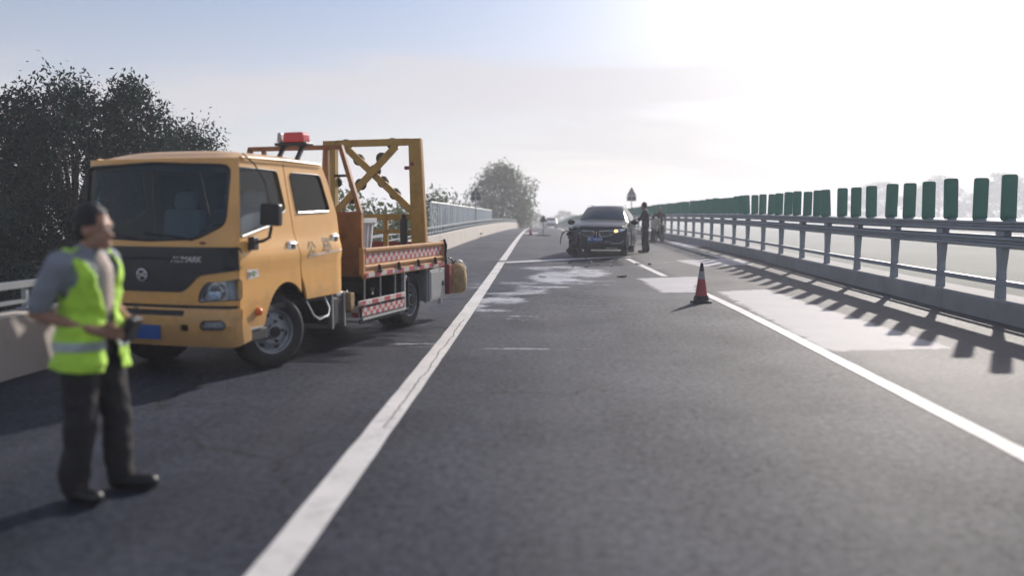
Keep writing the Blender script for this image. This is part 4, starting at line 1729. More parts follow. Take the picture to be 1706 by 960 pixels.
# chequered side guard
for sg in (1, -1):
    gd = MB().box((-2.24, sg * .80, .395), (1.24, .26, .125)).build('side_guard', M['chassis'], T)
    tp = MB().box((0, 0, 0), (1.20, .006, .098)).build('chequered_tape', M['check2'], gd)
    tp.location = (-2.24, sg * .935, .397)
    if sg > 0:
        tp = MB().box((0, 0, 0), (.006, .22, .125)).build('end_tape', M['checkdim'], gd)
        tp.location = (-1.614, .80, .395)
    MB().box((-2.24, sg * .94, .315), (1.24, .03, .03)).build('lip', M['alu'], gd)
    MB().box((-2.24, sg * .90, .275), (1.22, .012, .06)).build('skirt', M['chassis'], gd)
    gr2 = MB().box((-2.22, sg * .93, .512), (1.30, .028, .06)).build('guard_rail', M['white'], T, bevel=.004)
    tp = MB().box((0, 0, 0), (1.28, .004, .055)).build('striped_tape', M['stripe'], gr2)
    tp.location = (-2.22, sg * .947, .512)
    for x in (-1.72, -2.15, -2.58):
        MB().tube([(x, sg * .93, .82), (x, sg * .925, .30)], .013, 6).build('guard_hanger', M['alu'], T)
    MB().box((-2.90, sg * .90, .56), (.05, .05, .52)).build('guard_bracket', M['toolbox'], T, bevel=.006)
    MB().lathe([(0, 0), (.05, 0), (.055, .03), (.03, .05), (0, .05)], (-2.98, sg * .86, .72), (0, sg, 0), 16).build('side_lamp', M['alu'], T, smooth=True)
    tb = MB().box((-3.98, sg * .80, .555), (.58, .30, .46)).build('tool_box', M['toolbox'], T, bevel=.008)
    MB().box((-3.98, sg * .953, .555), (.50, .008, .39)).build('door', M['toolbox'], tb, bevel=.003)
    MB().lathe([(.045, 0), (.045, .008), (.03, .012), (0, .012)], (-4.18, sg * .957, .56), (0, sg, 0), 16).build('lock', M['black'], tb)
    MB().box((-3.66, sg * .90, .56), (.04, .05, .50)).build('box_bracket', M['galv'], tb)
    # rear mud flap
    MB().box((-3.0, sg * .76, .52), (.012, .34, .42)).build('mud_flap', M['black'], T)

# headboard behind the cab
mb = MB()
X = -1.70
hbp = MB()
for sg in (1, -1):
    hbp.bar((X, sg * .90, .84), (X, sg * .90, 1.63), .06, .06)
    hbp.bar((X, sg * .90, 1.62), (X, sg * .645, 2.44), .06, .055)
    hbp.bar((X, sg * .45, 1.63), (X, sg * .45, 2.40), .05, .05)
hbp.bar((X, -.67, 2.43), (X, .67, 2.43), .06, .055)
hbp.bar((X, -.9, 1.615), (X, .9, 1.615), .05, .05)
H_ = hbp.build('headboard', M['rustbrown'], T, bevel=.004)
MB().box((X + .01, 0, 1.23), (.02, 1.76, .74)).build('headboard_panel', M['rustbrown'], H_)
for sg in (1, -1):
    MB().bar((X + .036, sg * .937, .84), (X + .036, sg * .937, 1.60), .012, .03).build('edge_strip', M['paint_bed'], H_)
    MB().tube([(X, sg * .72, 2.08), (X + .02, sg * .56, 2.08)], .018, 6).build('hook', M['black'], H_)

# folding arrow board frame with lamps seen from its back
X = -3.80
fb = MB()
for sg in (1, -1):
    fb.prism([(sg * .60, 2.70), (sg * .785, 2.70), (sg * .875, .90), (sg * .64, .90)], X - .05, X + .05, lambda a, b, c: (c, a, b))
fb.box((X, 0, 2.655), (.08, 1.2, .10))
fb.box((X, 0, 1.555), (.07, 1.24, .095))
fb.box((X - .01, .0, 1.34), (.05, 1.24, .06))
fb.box((X + .004, .20, 1.30), (.05, .07, .42))
fb.box((X + .004, -.22, 1.30), (.05, .07, .42))
FRM = fb.build('arrow_board_frame', M['paint_old'], T, bevel=.004)
for sg in (1, -1):
    MB().bar((X + .062, sg * .882, .9), (X + .052, sg * .792, 2.70), .02, .02).build('edge_strip', M['paint_bed'], FRM)
xb = MB().bar((X - .012, -.46, 2.60), (X - .012, .64, 1.63), .105, .04, (1, 0, 0))
xb.build('diagonal_brace', M['paint_old'], FRM, bevel=.004)
xb = MB().bar((X + .032, .40, 2.60), (X + .032, -.62, 1.63), .105, .04, (1, 0, 0))
xb.build('diagonal_brace', M['paint_old'], FRM, bevel=.004)
M['lampback'] = mat('lamp_back_brown', (0.05, 0.042, 0.03), 0.6, var=.2)
lampm = MB()
lampm.lathe([(0, .0), (.080, 0), (.088, .015), (.088, .06), (.076, .07), (0, .075)], (0, 0, 0), (-1, 0, 0), 20)
lampm = lampm.mesh('lamp', M['lampback'], True)
for (ly, lz) in ((-.477, 2.64), (.292, 2.64), (-.269, 2.415), (.112, 2.43), (-.245, 2.047), (.126, 2.08), (.321, 1.90), (-.001, 2.25), (-.39, 1.84), (-.66, 2.09)):
    ps_ = Vector((X - .035, ly, lz))
    o = link('lamp', lampm, FRM, 0, ps_)
MB().bar((X - .05, .50, 2.28), (X - .05, .70, 2.28), .05, .05).build('bracket', M['redbrown'], FRM)
MB().box((X + .055, .66, 2.33), (.02, .05, .05)).build('bracket', M['redbrown'], FRM)
MB().lathe([(0, 0), (.055, 0), (.055, .42), (.03, .44), (.03, .50), (0, .5)], (X + .10, .54, 1.10), (0, 0, 1), 16).build('lift_cylinder', M['black'], T, smooth=True)

# tail: red lamp post, under-run bar
MB().box((-4.40, .92, .60), (.10, .14, .46)).build('tail_post', M['redbrown'], T, bevel=.01)
MB().box((-4.452, .92, .74), (.02, .12, .12)).build('tail_lamp', M['redlens'], T, bevel=.004)
MB().bar((-4.36, -.9, .42), (-4.36, .9, .42), .06, .09).build('underrun_bar', M['white'], T)
MB().box((-4.42, .80, .31), (.03, .06, .20)).build('mud_flap_stay', M['white'], T)


def tloc(x, y, z):
    v = Vector(TRUCK_LOC) + TD * x + TN * y
    return (v.x, v.y, z)


# the white bin standing in the bed
bn = thing('plastic_bin', 'greyish white ribbed plastic bin standing in the bed of the yellow truck', 'bin', tloc(-2.10, .58, BZ + .032), TRUCK_RZ)
mb = MB()
prof = [(.17, 0), (.215, .60), (.235, .61), (.24, .66), (.225, .665)]
for (ra, rb, z0, z1) in ((.16, .205, 0, .60), (.235, .235, .60, .65)):
    mb.prism(rounded([(-ra, -ra), (ra, -ra), (ra, ra), (-ra, ra)], .04, 4), z0, z1)
bm_ = MB()
q0, q1 = rounded([(-.16, -.16), (.16, -.16), (.16, .16), (-.16, .16)], .04, 4), rounded([(-.205, -.205), (.205, -.205), (.205, .205), (-.205, .205)], .05, 4)
n = len(q0)
bm_.add([(a, b, 0) for a, b in q0] + [(a, b, .61) for a, b in q1], [tuple(range(n - 1, -1, -1))] + [(i, (i + 1) % n, n + (i + 1) % n, n + i) for i in range(n)])
bm_.build('body', M['bin'], bn, smooth=True, ang=30)
rm = MB()
q2 = rounded([(-.235, -.235), (.235, -.235), (.235, .235), (-.235, .235)], .05, 4)
rm.add([(a, b, .60) for a, b in q1] + [(a, b, .60) for a, b in q2] + [(a, b, .66) for a, b in q2] + [(a * .97, b * .97, .66) for a, b in q1],
       [(k * n + i, k * n + (i + 1) % n, (k + 1) * n + (i + 1) % n, (k + 1) * n + i) for k in range(3) for i in range(n)])
rm.build('rim', M['bin'], bn)
for i, (a, b) in enumerate([(x, s) for s in (-1, 1) for x in (-.09, 0, .09)]):
    MB().bar((a * .9, b * .165, .03), (a * 1.15, b * .208, .58), .022, .016).build('rib', M['bin'], bn)
    MB().bar((b * .165, a * .9, .03), (b * .208, a * 1.15, .58), .022, .016).build('rib', M['bin'], bn)

# canvas sack slung behind the tail
sk = thing('canvas_sack', 'bulging tan canvas sack slung behind the tail of the yellow truck', 'sack', tloc(-4.74, .93, .36), TRUCK_RZ)
mb = MB()
prof = [(.0, .0), (.13, .0), (.18, .04), (.20, .16), (.205, .28), (.18, .40), (.12, .46), (.07, .47), (.06, .50)]
mb.lathe(prof, (0, 0, 0), (0, 0, 1), 26)
for i, v in enumerate(mb.v):
    v = Vector(v)
    k = 1 + .16 * noise.noise(v * 5.5) + .06 * noise.noise(v * 14)
    mb.v[i] = (v.x * k, v.y * k * .9, v.z)
mb.build('bag', M['tan'], sk, smooth=True, ang=70)
MB().tube([(.06, .02, .45), (-.02, .05, .50), (-.12, .06, .47), (-.20, .08, .40), (-.26, .06, .36)], .028, 7).build('white_tie', M['white'], sk, smooth=True)
MB().tube([(.05, 0, .47), (.18, 0, .55), (.30, .02, .56)], .014, 6).build('sling', M['black'], sk)


# ------------------------------------------------------------------ dark damaged car
def car_loft(stations, zmap=None):
    rows = []
    for x, w, zb, zbelt, wt, zt in stations:
        h = [(0, zb), (w * .80, zb), (w * .96, zb + .10), (w, zb + .30), (w * .995, (zb + .3 + zbelt) / 2), (w * .955, zbelt), ((w * .955 + wt) / 2 + .012, (zbelt + zt) / 2), (wt, zt - .05), (wt * .86, zt - .012), (wt * .5, zt), (0, zt + .006)]
        full = [(-y, z) for y, z in h[::-1]] + [(y, z) for y, z in h[1:-1]]
        rows.append([(x, y, z) for y, z in full])
    return rows


def rows_mesh(rows, i0=0, i1=None, k0=0, k1=None, off=0.0, closed=True):
    i1 = len(rows) - 1 if i1 is None else i1
    n = len(rows[0])
    mb = MB()
    vs, fs = [], []
    if closed:
        for r in rows:
            vs += r
        for i in range(len(rows) - 1):
            for k in range(n):
                k2 = (k + 1) % n
                fs.append((i * n + k, i * n + k2, (i + 1) * n + k2, (i + 1) * n + k))
        fs.append(tuple(range(n)))
        fs.append(tuple((len(rows) - 1) * n + k for k in reversed(range(n))))
    return mb.add(vs, fs)


def skin_patch(rows, i0, i1, ks, off, inset=.0, sub=3):
    """patch laid just above part of a loft: stations i0..i1, section indices ks"""
    grid = [[Vector(rows[i][k]) for k in ks] for i in range(i0, i1 + 1)]
    nI, nK = len(grid), len(ks)
    V, F_ = [], []
    for i in range(nI):
        for j in range(nK):
            a = grid[min(i + 1, nI - 1)][j] - grid[max(i - 1, 0)][j]
            b = grid[i][min(j + 1, nK - 1)] - grid[i][max(j - 1, 0)]
            nn = a.cross(b).normalized()
            c = Vector((grid[i][j].x, 0, .7))
            if nn.dot(grid[i][j] - c) < 0:
                nn = -nn
            V.append(grid[i][j] + nn * off)
    for i in range(nI - 1):
        for j in range(nK - 1):
            F_.append((i * nK + j, i * nK + j + 1, (i + 1) * nK + j + 1, (i + 1) * nK + j))
    return MB().add(V, F_)


SUV_F = Vector((-.18, -.984, 0)).normalized()
SUV_RZ = math.atan2(SUV_F.y, SUV_F.x)
SY = 27.95
SU = thing('damaged_car', 'dark blue sport utility car with crushed front corner standing across the lane', 'car', (1.80, SY, rz(SY) - .01), SUV_RZ)
ST = [(.70, .90, .30, .86, .78, .985), (.45, .945, .27, .95, .80, 1.06), (.0, .965, .26, 1.0, .82, 1.115), (-.42, .965, .25, 1.03, .80, 1.15), (-.62, .965, .25, 1.04, .765, 1.24),
      (-1.0, .965, .25, 1.05, .69, 1.47), (-1.38, .965, .25, 1.06, .63, 1.635), (-1.9, .965, .25, 1.07, .615, 1.685), (-2.7, .965, .25, 1.09, .60, 1.68), (-3.25, .955, .27, 1.11, .575, 1.64),
      (-3.6, .93, .32, 1.12, .60, 1.42), (-3.78, .90, .40, 1.08, .66, 1.18), (-3.84, .85, .45, .95, .70, 1.02)]
rows = car_loft(ST)
body = rows_mesh(rows).build('body', M['suv'], SU, smooth=True, ang=32)
n = len(rows[0])
top = 0
# section index: 0 = roof centre line, 10 = sill centre, mirrored after
right = [0, 1, 2, 3]
left = [0, n - 1, n - 2, n - 3]
wsk = [3, 2, 1, 0, n - 1, n - 2, n - 3]
skin_patch(rows, 4, 6, wsk, .008).build('windscreen', M['suvglass'] if 'suvglass' in M else M['darkglass'], SU, smooth=True)
for ks in ([5, 4, 3], [n - 5, n - 4, n - 3]):
    skin_patch(rows, 6, 8, ks, .008).build('side_window', M['darkglass'], SU, smooth=True)
    skin_patch(rows, 8, 9, ks, .008).build('side_window', M['darkglass'], SU, smooth=True)


def fascia(y, z, off=0.0):
    k = abs(y) / .93
    x = .985 - .26 * k ** 2.6 - .10 * sstep(.84, 1.02, z) - .05 * sstep(.45, .28, z)
    # crushed corner on the car's own right (negative y)
    if y < -.45:
        d = sstep(-.45, -.85, y)
        x -= d * (.22 + .10 * noise.noise((y * 7, z * 7, 1)))
    return (x + off, y, z)


fa = rounded([(-.92, .27), (.92, .27), (.945, .95), (.60, 1.0), (-.60, 1.0), (-.945, .95)], .06, 4)
panel('front_fascia', fa, fascia, M['suv'], SU, (), .02, .06)
# side returns between fascia and body
for sg in (1, -1):
    V_ = []
    for z in np.linspace(.28, .96, 8):
        V_ += [fascia(sg * .925, z), (.60, sg * .955, z)]
    MB().add(V_, [(2 * i, 2 * i + 1, 2 * i + 3, 2 * i + 2) for i in range(7)]).build('fender_return', M['suv'] if sg > 0 else M['crumple'], SU, smooth=True)
hood = panel('hood', [(.86, -.60), (.89, 0), (.86, .60), (.72, .80), (.0, .84), (-.46, .80), (-.50, 0), (-.46, -.80), (.0, -.84), (.72, -.80)],
             lambda x, y, o: (x, y, .995 + .13 * sstep(.95, -.1, x) + .03 * (1 - (y / .85) ** 2) + .05 * sstep(-.1, -.5, x) - .06 * sstep(.6, .9, x) + o + (.03 * noise.noise((x * 4, y * 4, 2)) if y < -.3 else 0)), M['suv'], SU, (), .02, .12)
# grille wings with chrome outline
for sg in (1, -1):
    wg = [(sg * .07, .86), (sg * .50, .875), (sg * .60, .80), (sg * .36, .70), (sg * .11, .685)]
    if sg < 0:
        wg = wg[::-1]
    wg = rounded(wg, .05, 4)
    gq = panel('grille', wg, fascia, M['grille'], SU, (), .01, .06, off=.006)
    pts = [fascia(a, b, .012) for a, b in wg]
    MB().tube(pts + [pts[0]], .011, 6, cap=False).build('chrome_frame', M['chrome'], gq, smooth=True)
    mb = MB()
    for k in range(5):
        z = .71 + k * .035
        mb.tube([fascia(sg * (.10 + .03 * k * .2), z, .010), fascia(sg * (.34 + .05 * k), z, .010)], .005, 5)
    mb.build('grille_bar', M['signback'], gq)
MB().box(Vector(fascia(0, .785, .012)), (.012, .028, .15)).build('badge', M['chrome'], SU, bevel=.004)
hlp = rounded([(.52, .875), (.58, .80), (.80, .84), (.90, .90), (.88, .945), (.70, .93)], .03, 4)
hq = panel('headlight', hlp, fascia, M['reflector'], SU, (), .01, .06, off=.008)
panel('lens', hlp, fascia, M['lens'], hq, (), .004, .06, off=.022)
MB().ell(fascia(.615, .865, .022), (.02, .058, .045)).build('lit_lamp', M['lamp_on'], hq, smooth=True)
MB().ell(fascia(.78, .89, .016), (.014, .03, .025)).build('bulb', M['white'], hq, smooth=True)
lo = rounded([(-.30, .30), (.85, .30), (.86, .50), (.60, .50), (.45, .46), (.22, .53), (-.30, .53)], .04, 4)
lq = panel('lower_intake', lo, fascia, M['grille'], SU, (), .01, .07, off=.006)
MB().tube([fascia(a, b, .016) for a, b in ((.26, .53), (.42, .53), (.50, .475), (.72, .475), (.80, .52), (.84, .57))], .012, 6).build('chrome_strip', M['chrome'], lq, smooth=True)
MB().tube([fascia(a, b, .016) for a, b in ((.30, .315), (.62, .31), (.66, .315))], .012, 6).build('skid_strip', M['alu'], lq, smooth=True)
p = Vector(fascia(-.06, .60, .018))
pq = MB().box(p, (.012, .46, .15)).build('number_plate', M['plate'], SU, bevel=.004)
text_mesh('plate_text', 'C·16U18', .115, M['letter'], pq, basis(p + Vector((.008, .045, 0)), (0, 1, 0), (0, 0, 1)), .001)
text_mesh('plate_text', '苏', .11, M['letter'], pq, basis(p + Vector((.008, -.185, 0)), (0, 1, 0), (0, 0, 1)), .001)
# crushed corner: torn dark sheets and hanging parts
mb = MB()
rs = random.Random(5)
for i in range(22):
    c = Vector((rs.uniform(.45, .78), rs.uniform(-.95, -.55), rs.uniform(.22, .80)))
    m = Matrix.Rotation(rs.uniform(-1, 1), 3, 'X') @ Matrix.Rotation(rs.uniform(-1, 1), 3, 'Z')
    mb.box(c, (rs.uniform(.02, .12), rs.uniform(.08, .26), rs.uniform(.05, .22)), m)
mb.build('crushed_corner', M['crumple'], SU)
MB().tube([(.62, -.90, .80), (.68, -1.02, .86), (.70, -1.14, .80), (.70, -1.20, .62), (.70, -1.22, .40)], [.022, .024, .024, .018, .012], 7).build('torn_trim', M['black'], SU, smooth=True)
MB().tube([(.70, -.94, .82), (.76, -.60, .885), (.86, -.30, .89)], .010, 6).build('chrome_strip', M['chrome'], SU, smooth=True)
for sg in (1, -1):
    wheel(SU, (0, sg * .80, .36 if sg > 0 else .345), .36, .22, steer=R(4) if sg > 0 else R(-9), side=sg, rim_r=.25, dish=.05)
    wheel(SU, (-2.85, sg * .80, .36), .36, .22, side=sg, rim_r=.25, dish=.05)
    for x in (0, -2.85):
        V_ = []
        for k in range(15):
            a = PI * k / 14
            V_.append((x + .42 * math.cos(a), .37 + .42 * math.sin(a)))
        mb = MB().prism(V_, sg * .70, sg * .972, lambda a, b, c: (a, c, b))
        mb.build('wheel_arch', M['black'], SU)
    mq = MB().ell((-.72, sg * 1.07, 1.12), (.09, .14, .095)).build('mirror', M['suv'], SU, smooth=True)
    MB().bar((-.70, sg * .92, 1.07), (-.71, sg * 1.0, 1.09), .06, .04).build('mirror_foot', M['black'], mq)
    MB().tube([(-1.45, sg * .615, 1.66), (-2.3, sg * .60, 1.715), (-3.2, sg * .57, 1.68)], .016, 6).build('roof_rail', M['chrome'], SU, smooth=True)
    if sg > 0:
        MB().box((-1.15, .968, .62), (.95, .02, .50)).build('door', M['suv'], SU, bevel=.006)
        MB().box((-2.12, .968, .64), (.90, .02, .48)).build('door', M['suv'], SU, bevel=.006)
        MB().tube([(-.62, .955, 1.055), (-1.6, .945, 1.075), (-3.1, .94, 1.10)], .010, 6).build('window_trim', M['chrome'], SU, smooth=True)
        MB().tube([(-.60, .985, .34), (-2.35, .985, .34)], .016, 6).build('sill_trim', M['chrome'], SU, smooth=True)
        for x in (-1.42, -2.38):
            MB().tube([(x + .1, .98, .90), (x, 1.005, .90), (x - .1, .98, .90)], .012, 6).build('handle', M['chrome'], SU, smooth=True)
MB().box((-1.9, 0, .30), (3.6, 1.5, .14)).build('underbody', M['chassis'], SU)
for y in (.35, -.35):
    MB().box((-1.65, y, 1.15), (.14, .46, .5)).build('seat', M['interior'], SU, bevel=.05)

# debris on the road around it
for i, (px, py, s, lab) in enumerate([(1036, 462, .15, 'thin dark plastic fragment lying on the lane in front of the damaged car'),
                                      (1064, 441, .10, 'small dark fragment nearest the short white line beside the damaged car'),
                                      (1083, 441, .11, 'small dark fragment at the feet of the standing person in dark clothes'),
                                      (984, 437, .14, 'small shiny fragment under the front bumper of the damaged car'),
                                      (905, 462, .10, 'pale fragment in the white powder left of the damaged car')]):
    p = ground(px, py)
    mb = MB()
    rs = random.Random(i)
    pts = [(s * rs.uniform(.7, 1.3) * math.cos(a), s * .45 * rs.uniform(.6, 1.2) * math.sin(a)) for a in np.linspace(0, 2 * PI, 7)[:-1]]
    mb.prism(pts, 0, .03)
    o = mb.build('debris_fragment', M['black'] if i < 3 else M['alu'], None, bevel=.004)
    o.location = (p.x, p.y, rz(p.y) + .002)
    o.rotation_euler = (0, R(rs.uniform(4, 14)), rs.uniform(0, 3))
    tag(o, lab, 'debris', 'broken fragments on the road')

rs = random.Random(77)
for i in range(10):
    p = ground(rs.uniform(945, 1045), rs.uniform(431, 447))
    s = rs.uniform(.03, .09)
    mb = MB().prism([(s * rs.uniform(.6, 1.3) * math.cos(a), s * .7 * rs.uniform(.5, 1.2) * math.sin(a)) for a in np.linspace(0, 2 * PI, 6)[:-1]], 0, rs.uniform(.012, .05))
    o = mb.build('debris_shard', M['black'] if i % 3 else M['reflector'], None)
    o.location = (p.x, p.y, rz(p.y) + .012)
    o.rotation_euler = (R(rs.uniform(-6, 6)), R(rs.uniform(-6, 6)), rs.uniform(0, 6))
    tag(o, 'tiny broken shard scattered on the wet road under the nose of the damaged car', 'debris', 'shards under the damaged car')

# distant car beyond the crest
Y = 112.0
DC = thing('parked_car', 'small pale car far away in the haze beyond the crest of the road', 'car', (at_px(918, Y), Y, rz(Y)), -PI / 2)
ST2 = [(.75, .80, .30, .70, .66, .80), (.45, .85, .26, .80, .70, .88), (-.3, .87, .25, .88, .70, .96), (-.6, .87, .25, .90, .66, 1.04), (-1.2, .87, .25, .92, .56, 1.40), (-2.2, .87, .25, .93, .54, 1.44),
       (-2.9, .86, .27, .95, .60, 1.10), (-3.5, .84, .32, .94, .66, 1.04), (-3.6, .80, .40, .85, .66, .95)]
r2 = car_loft(ST2)
rows_mesh(r2).build('body', M['carpale'], DC, smooth=True, ang=32)
skin_patch(r2, 3, 4, wsk, .008).build('windscreen', M['darkglass'], DC, smooth=True)
for sg in (1, -1):
    wheel(DC, (0, sg * .72, .31), .31, .18, side=sg, rim_r=.2)
    wheel(DC, (-2.6, sg * .72, .31), .31, .18, side=sg, rim_r=.2)
    MB().ell((.72, sg * .62, .66), (.05, .14, .07)).build('headlight', M['reflector'], DC, smooth=True)
MB().box((.76, 0, .48), (.06, 1.1, .18)).build('grille', M['black'], DC, bevel=.01)


# ------------------------------------------------------------------ people
def hull(bm_out, p0, r0, p1, r1, sub=2):
    bm = bmesh.new()
    for p, r in ((p0, r0), (p1, r1)):
        m = Matrix.Translation(Vector(p)) @ Matrix.Scale(1, 4)
        bmesh.ops.create_icosphere(bm, subdivisions=sub, radius=r, matrix=m)
    g = bmesh.ops.convex_hull(bm, input=bm.verts)
    bmesh.ops.delete(bm, geom=list(set(e for e in g['geom_interior'] + g['geom_unused'] if isinstance(e, bmesh.types.BMVert))), context='VERTS')
    off = len(bm_out.v)
    bm.verts.index_update()
    bm_out.add([v.co.copy() for v in bm.verts], [[v.index for v in f.verts] for f in bm.faces])
    bm.free()


def sculpt(name, caps, ells, voxel, mat_, parent, smooth_it=4, wrinkle=0.0, wscale=9.0):
    """one continuous skin grown round tapered limbs and ellipsoids"""
    mb = MB()
    for c in caps:
        hull(mb, *c)
    for e in ells:
        mb.ell(*e, sub=3)
    me = mb.mesh(name + '_src')
    o = bpy.data.objects.new(name + '_src', me)
    COL.objects.link(o)
    r = o.modifiers.new('r', 'REMESH')
    r.mode = 'VOXEL'
    r.voxel_size = voxel
    s = o.modifiers.new('s', 'SMOOTH')
    s.iterations = smooth_it
    s.factor = .5
    dg = bpy.context.evaluated_depsgraph_get()
    nm = bpy.data.meshes.new_from_object(o.evaluated_get(dg))
    bpy.data.objects.remove(o)
    nm.name = name
    nm.materials.clear()
    nm.materials.append(mat_)
    if wrinkle:
        nn = [v.normal.copy() for v in nm.vertices]
        for v, q in zip(nm.vertices, nn):
            c = v.co
            v.co = c + q * wrinkle * (noise.noise((c.x * wscale, c.y * wscale, c.z * wscale * 1.8)) + .5 * noise.noise(c * wscale * 2.6))
    nm.polygons.foreach_set('use_smooth', [True] * len(nm.polygons))
    return link(name, nm, parent)


def trim(o, planes):
    """keep the side of each plane that its normal points to"""
    bm = bmesh.new()
    bm.from_mesh(o.data)
    for co, no in planes:
        bmesh.ops.bisect_plane(bm, geom=list(bm.verts) + list(bm.edges) + list(bm.faces), plane_co=co, plane_no=no, clear_inner=True)
    bm.to_mesh(o.data)
    bm.free()
    return o


def cut_where(o, test):
    bm = bmesh.new()
    bm.from_mesh(o.data)
    kill = [f for f in bm.faces if test(f.calc_center_median())]
    bmesh.ops.delete(bm, geom=kill, context='FACES')
    bm.to_mesh(o.data)
    bm.free()


def band_of(o, name, planes, off, mat_, parent):
    me = o.data.copy()
    me.name = name
    b = link(name, me, parent)
    trim(b, planes)
    nn = [v.normal.copy() for v in me.vertices]
    for v, q in zip(me.vertices, nn):
        v.co += q * off
    me.materials.clear()
    me.materials.append(mat_)
    return b


def person_parts(J, parent, skin, voxel, fist=(True, True), hairm='hair', turn=0.0, face=True, thin=1.0):
    """J: joints. X forward, Y left. Builds the body (one mesh) and the hair."""
    caps, ells = [], []

    def c(a, ra, b, rb):
        caps.append((J[a] if isinstance(a, str) else a, ra, J[b] if isinstance(b, str) else b, rb))
    V3 = Vector
    c('pelvis', .115, 'waist', .105)
    c('waist', .105, 'chest', .125)
    c('chest', .125, 'neck0', .07)
    for s in 'LR':
        c('hip' + s, .085, 'knee' + s, .056)
        c('knee' + s, .054, 'ank' + s, .036)
        c('pelvis', .10, 'hip' + s, .085)
        c('chest', .10, 'sh' + s, .055)
        c('sh' + s, .052, 'el' + s, .038)
        c('el' + s, .038, 'wr' + s, .026)
        f = (V3(J['toe' + s]) - V3(J['ank' + s]))
        c('ank' + s, .036, J['toe' + s], .03)
    c('neck0', .056, 'neck1', .052)
    h = V3(J['head'])
    Rm = Matrix.Rotation(turn, 3, 'Z')

    def hp(x, y, z):
        return h + Rm @ V3((x, y, z))
    ells.append((hp(-.005, 0, .02), (.092, .076, .105), Rm))
    ells.append((hp(.028, 0, -.055), (.062, .055, .065), Rm))
    caps.append((hp(.075, 0, -.02), .016, hp(.098, 0, -.045), .018))       # nose
    caps.append((hp(.078, 0, -.10), .022, hp(.05, 0, -.09), .04))          # chin
    caps.append((hp(.080, -.018, -.075), .011, hp(.080, .018, -.075), .011))  # lips
    caps.append((hp(.078, -.04, .02), .014, hp(.078, .04, .02), .014))       # brow
    for s in (-1, 1):
        ells.append((hp(-.005, s * .078, -.02), (.020, .010, .032), Rm))
    # hands
    for s in 'LR':
        w, d = V3(J['wr' + s]), V3(J['hd' + s])
        ax = (d - w).normalized()
        sd = V3(J.get('palm' + s, (0, 0, 1)))
        sd = (sd - ax * sd.dot(ax)).normalized()      # across the knuckles
        nn = ax.cross(sd)                              # out of the back of the hand
        if s == 'R':
            nn = nn
        k0 = w + ax * .085
        for i, q in enumerate((-.030, -.010, .010, .030)):
            caps.append((w + ax * .01 + sd * q * .5, .016, k0 + sd * q, .0135))
            L = (.066, .078, .074, .058)[i]
            e1 = k0 + sd * q + ax * L * .45 + nn * .012
            e2 = e1 + (ax * .5 + nn * .85).normalized() * L * .38
            e3 = e2 + (ax * -.2 + nn * 1.0).normalized() * L * .30
            caps.append((k0 + sd * q, .0105, e1, .0095))
            caps.append((e1, .0095, e2, .0088))
            caps.append((e2, .0088, e3, .0078))
        t0 = w + ax * .035 + sd * .030
        t1 = t0 + (ax * .6 + sd * .7 + nn * .5).normalized() * .042
        t2 = t1 + (ax * .9 + sd * .1 + nn * .5).normalized() * .034
        caps.append((w + ax * .02, .017, t0, .0145))
        caps.append((t0, .0135, t1, .0115))
        caps.append((t1, .0115, t2, .0095))
    b = sculpt('body', caps, ells, voxel, M[skin], parent, 3)
    # eyes and brows as small children
    for s in (-1, 1):
        MB().ell(hp(.083, s * .033, .0), (.008, .013, .009), Rm).build('eye', M['white'], b, smooth=True)
        MB().ell(hp(.0895, s * .033, .0), (.003, .006, .006), Rm).build('pupil', M['hair'], b, smooth=True)
    # hair cap
    hr = sculpt('hair', [], [(hp(-.014, 0, .038), (.097, .084, .104), Rm), (hp(-.045, 0, -.01), (.06, .074, .075), Rm)], .011, M[hairm], parent, 2, .006, 30)
    cut_where(hr, lambda q: ((Rm.transposed() @ (q - h)).x > .052 and (Rm.transposed() @ (q - h)).z < .075) or ((Rm.transposed() @ (q - h)).x > .015 and (Rm.transposed() @ (q - h)).z < .01))
    return b


def mir(J, names):
    return J


# --- person in the high visibility vest, close on the left
pv = ground(152, 838)
P1 = thing('person', 'person in green high visibility vest and dark trousers standing beside the yellow truck', 'person', (-2.60, 4.66, 0), R(-10))
J = dict(pelvis=(0, 0, .93), waist=(.0, 0, 1.06), chest=(.01, 0, 1.28), neck0=(.0, 0, 1.40), neck1=(.03, 0, 1.47), head=(.055, 0, 1.555),
         hipL=(0, .09, .88), hipR=(0, -.09, .88), kneeL=(.07, .10, .48), kneeR=(.0, -.10, .48), ankL=(.06, .13, .085), ankR=(-.06, -.11, .085),
         toeL=(.23, .16, .035), toeR=(.11, -.16, .035), shL=(-.01, .185, 1.36), shR=(-.02, -.185, 1.36),
         elL=(-.06, .26, 1.11), elR=(-.14, -.25, 1.09), wrL=(.17, .12, 1.00), wrR=(.14, -.12, .985), hdL=(.25, .06, .98), hdR=(.22, -.05, .97), palmL=(0, .2, 1), palmR=(0, -.2, 1))
b1 = person_parts(J, P1, 'skin', .0085, turn=R(8))
V3 = Vector
tr_caps = [((0, 0, .97), .135, (0, 0, .90), .14)]
for s, sy in (('L', 1), ('R', -1)):
    tr_caps += [(J['hip' + s], .112, J['knee' + s], .088), (J['knee' + s], .088, tuple(V3(J['ank' + s]) + V3((-.005, 0, .02))), .082), ((0, 0, .92), .12, J['hip' + s], .11)]
o = sculpt('trousers', tr_caps, [], .013, M['trousers'], P1, 4, .010, 8)
trim(o, [((0, 0, .055), (0, 0, 1)), ((0, 0, 1.03), (0, 0, -1))])
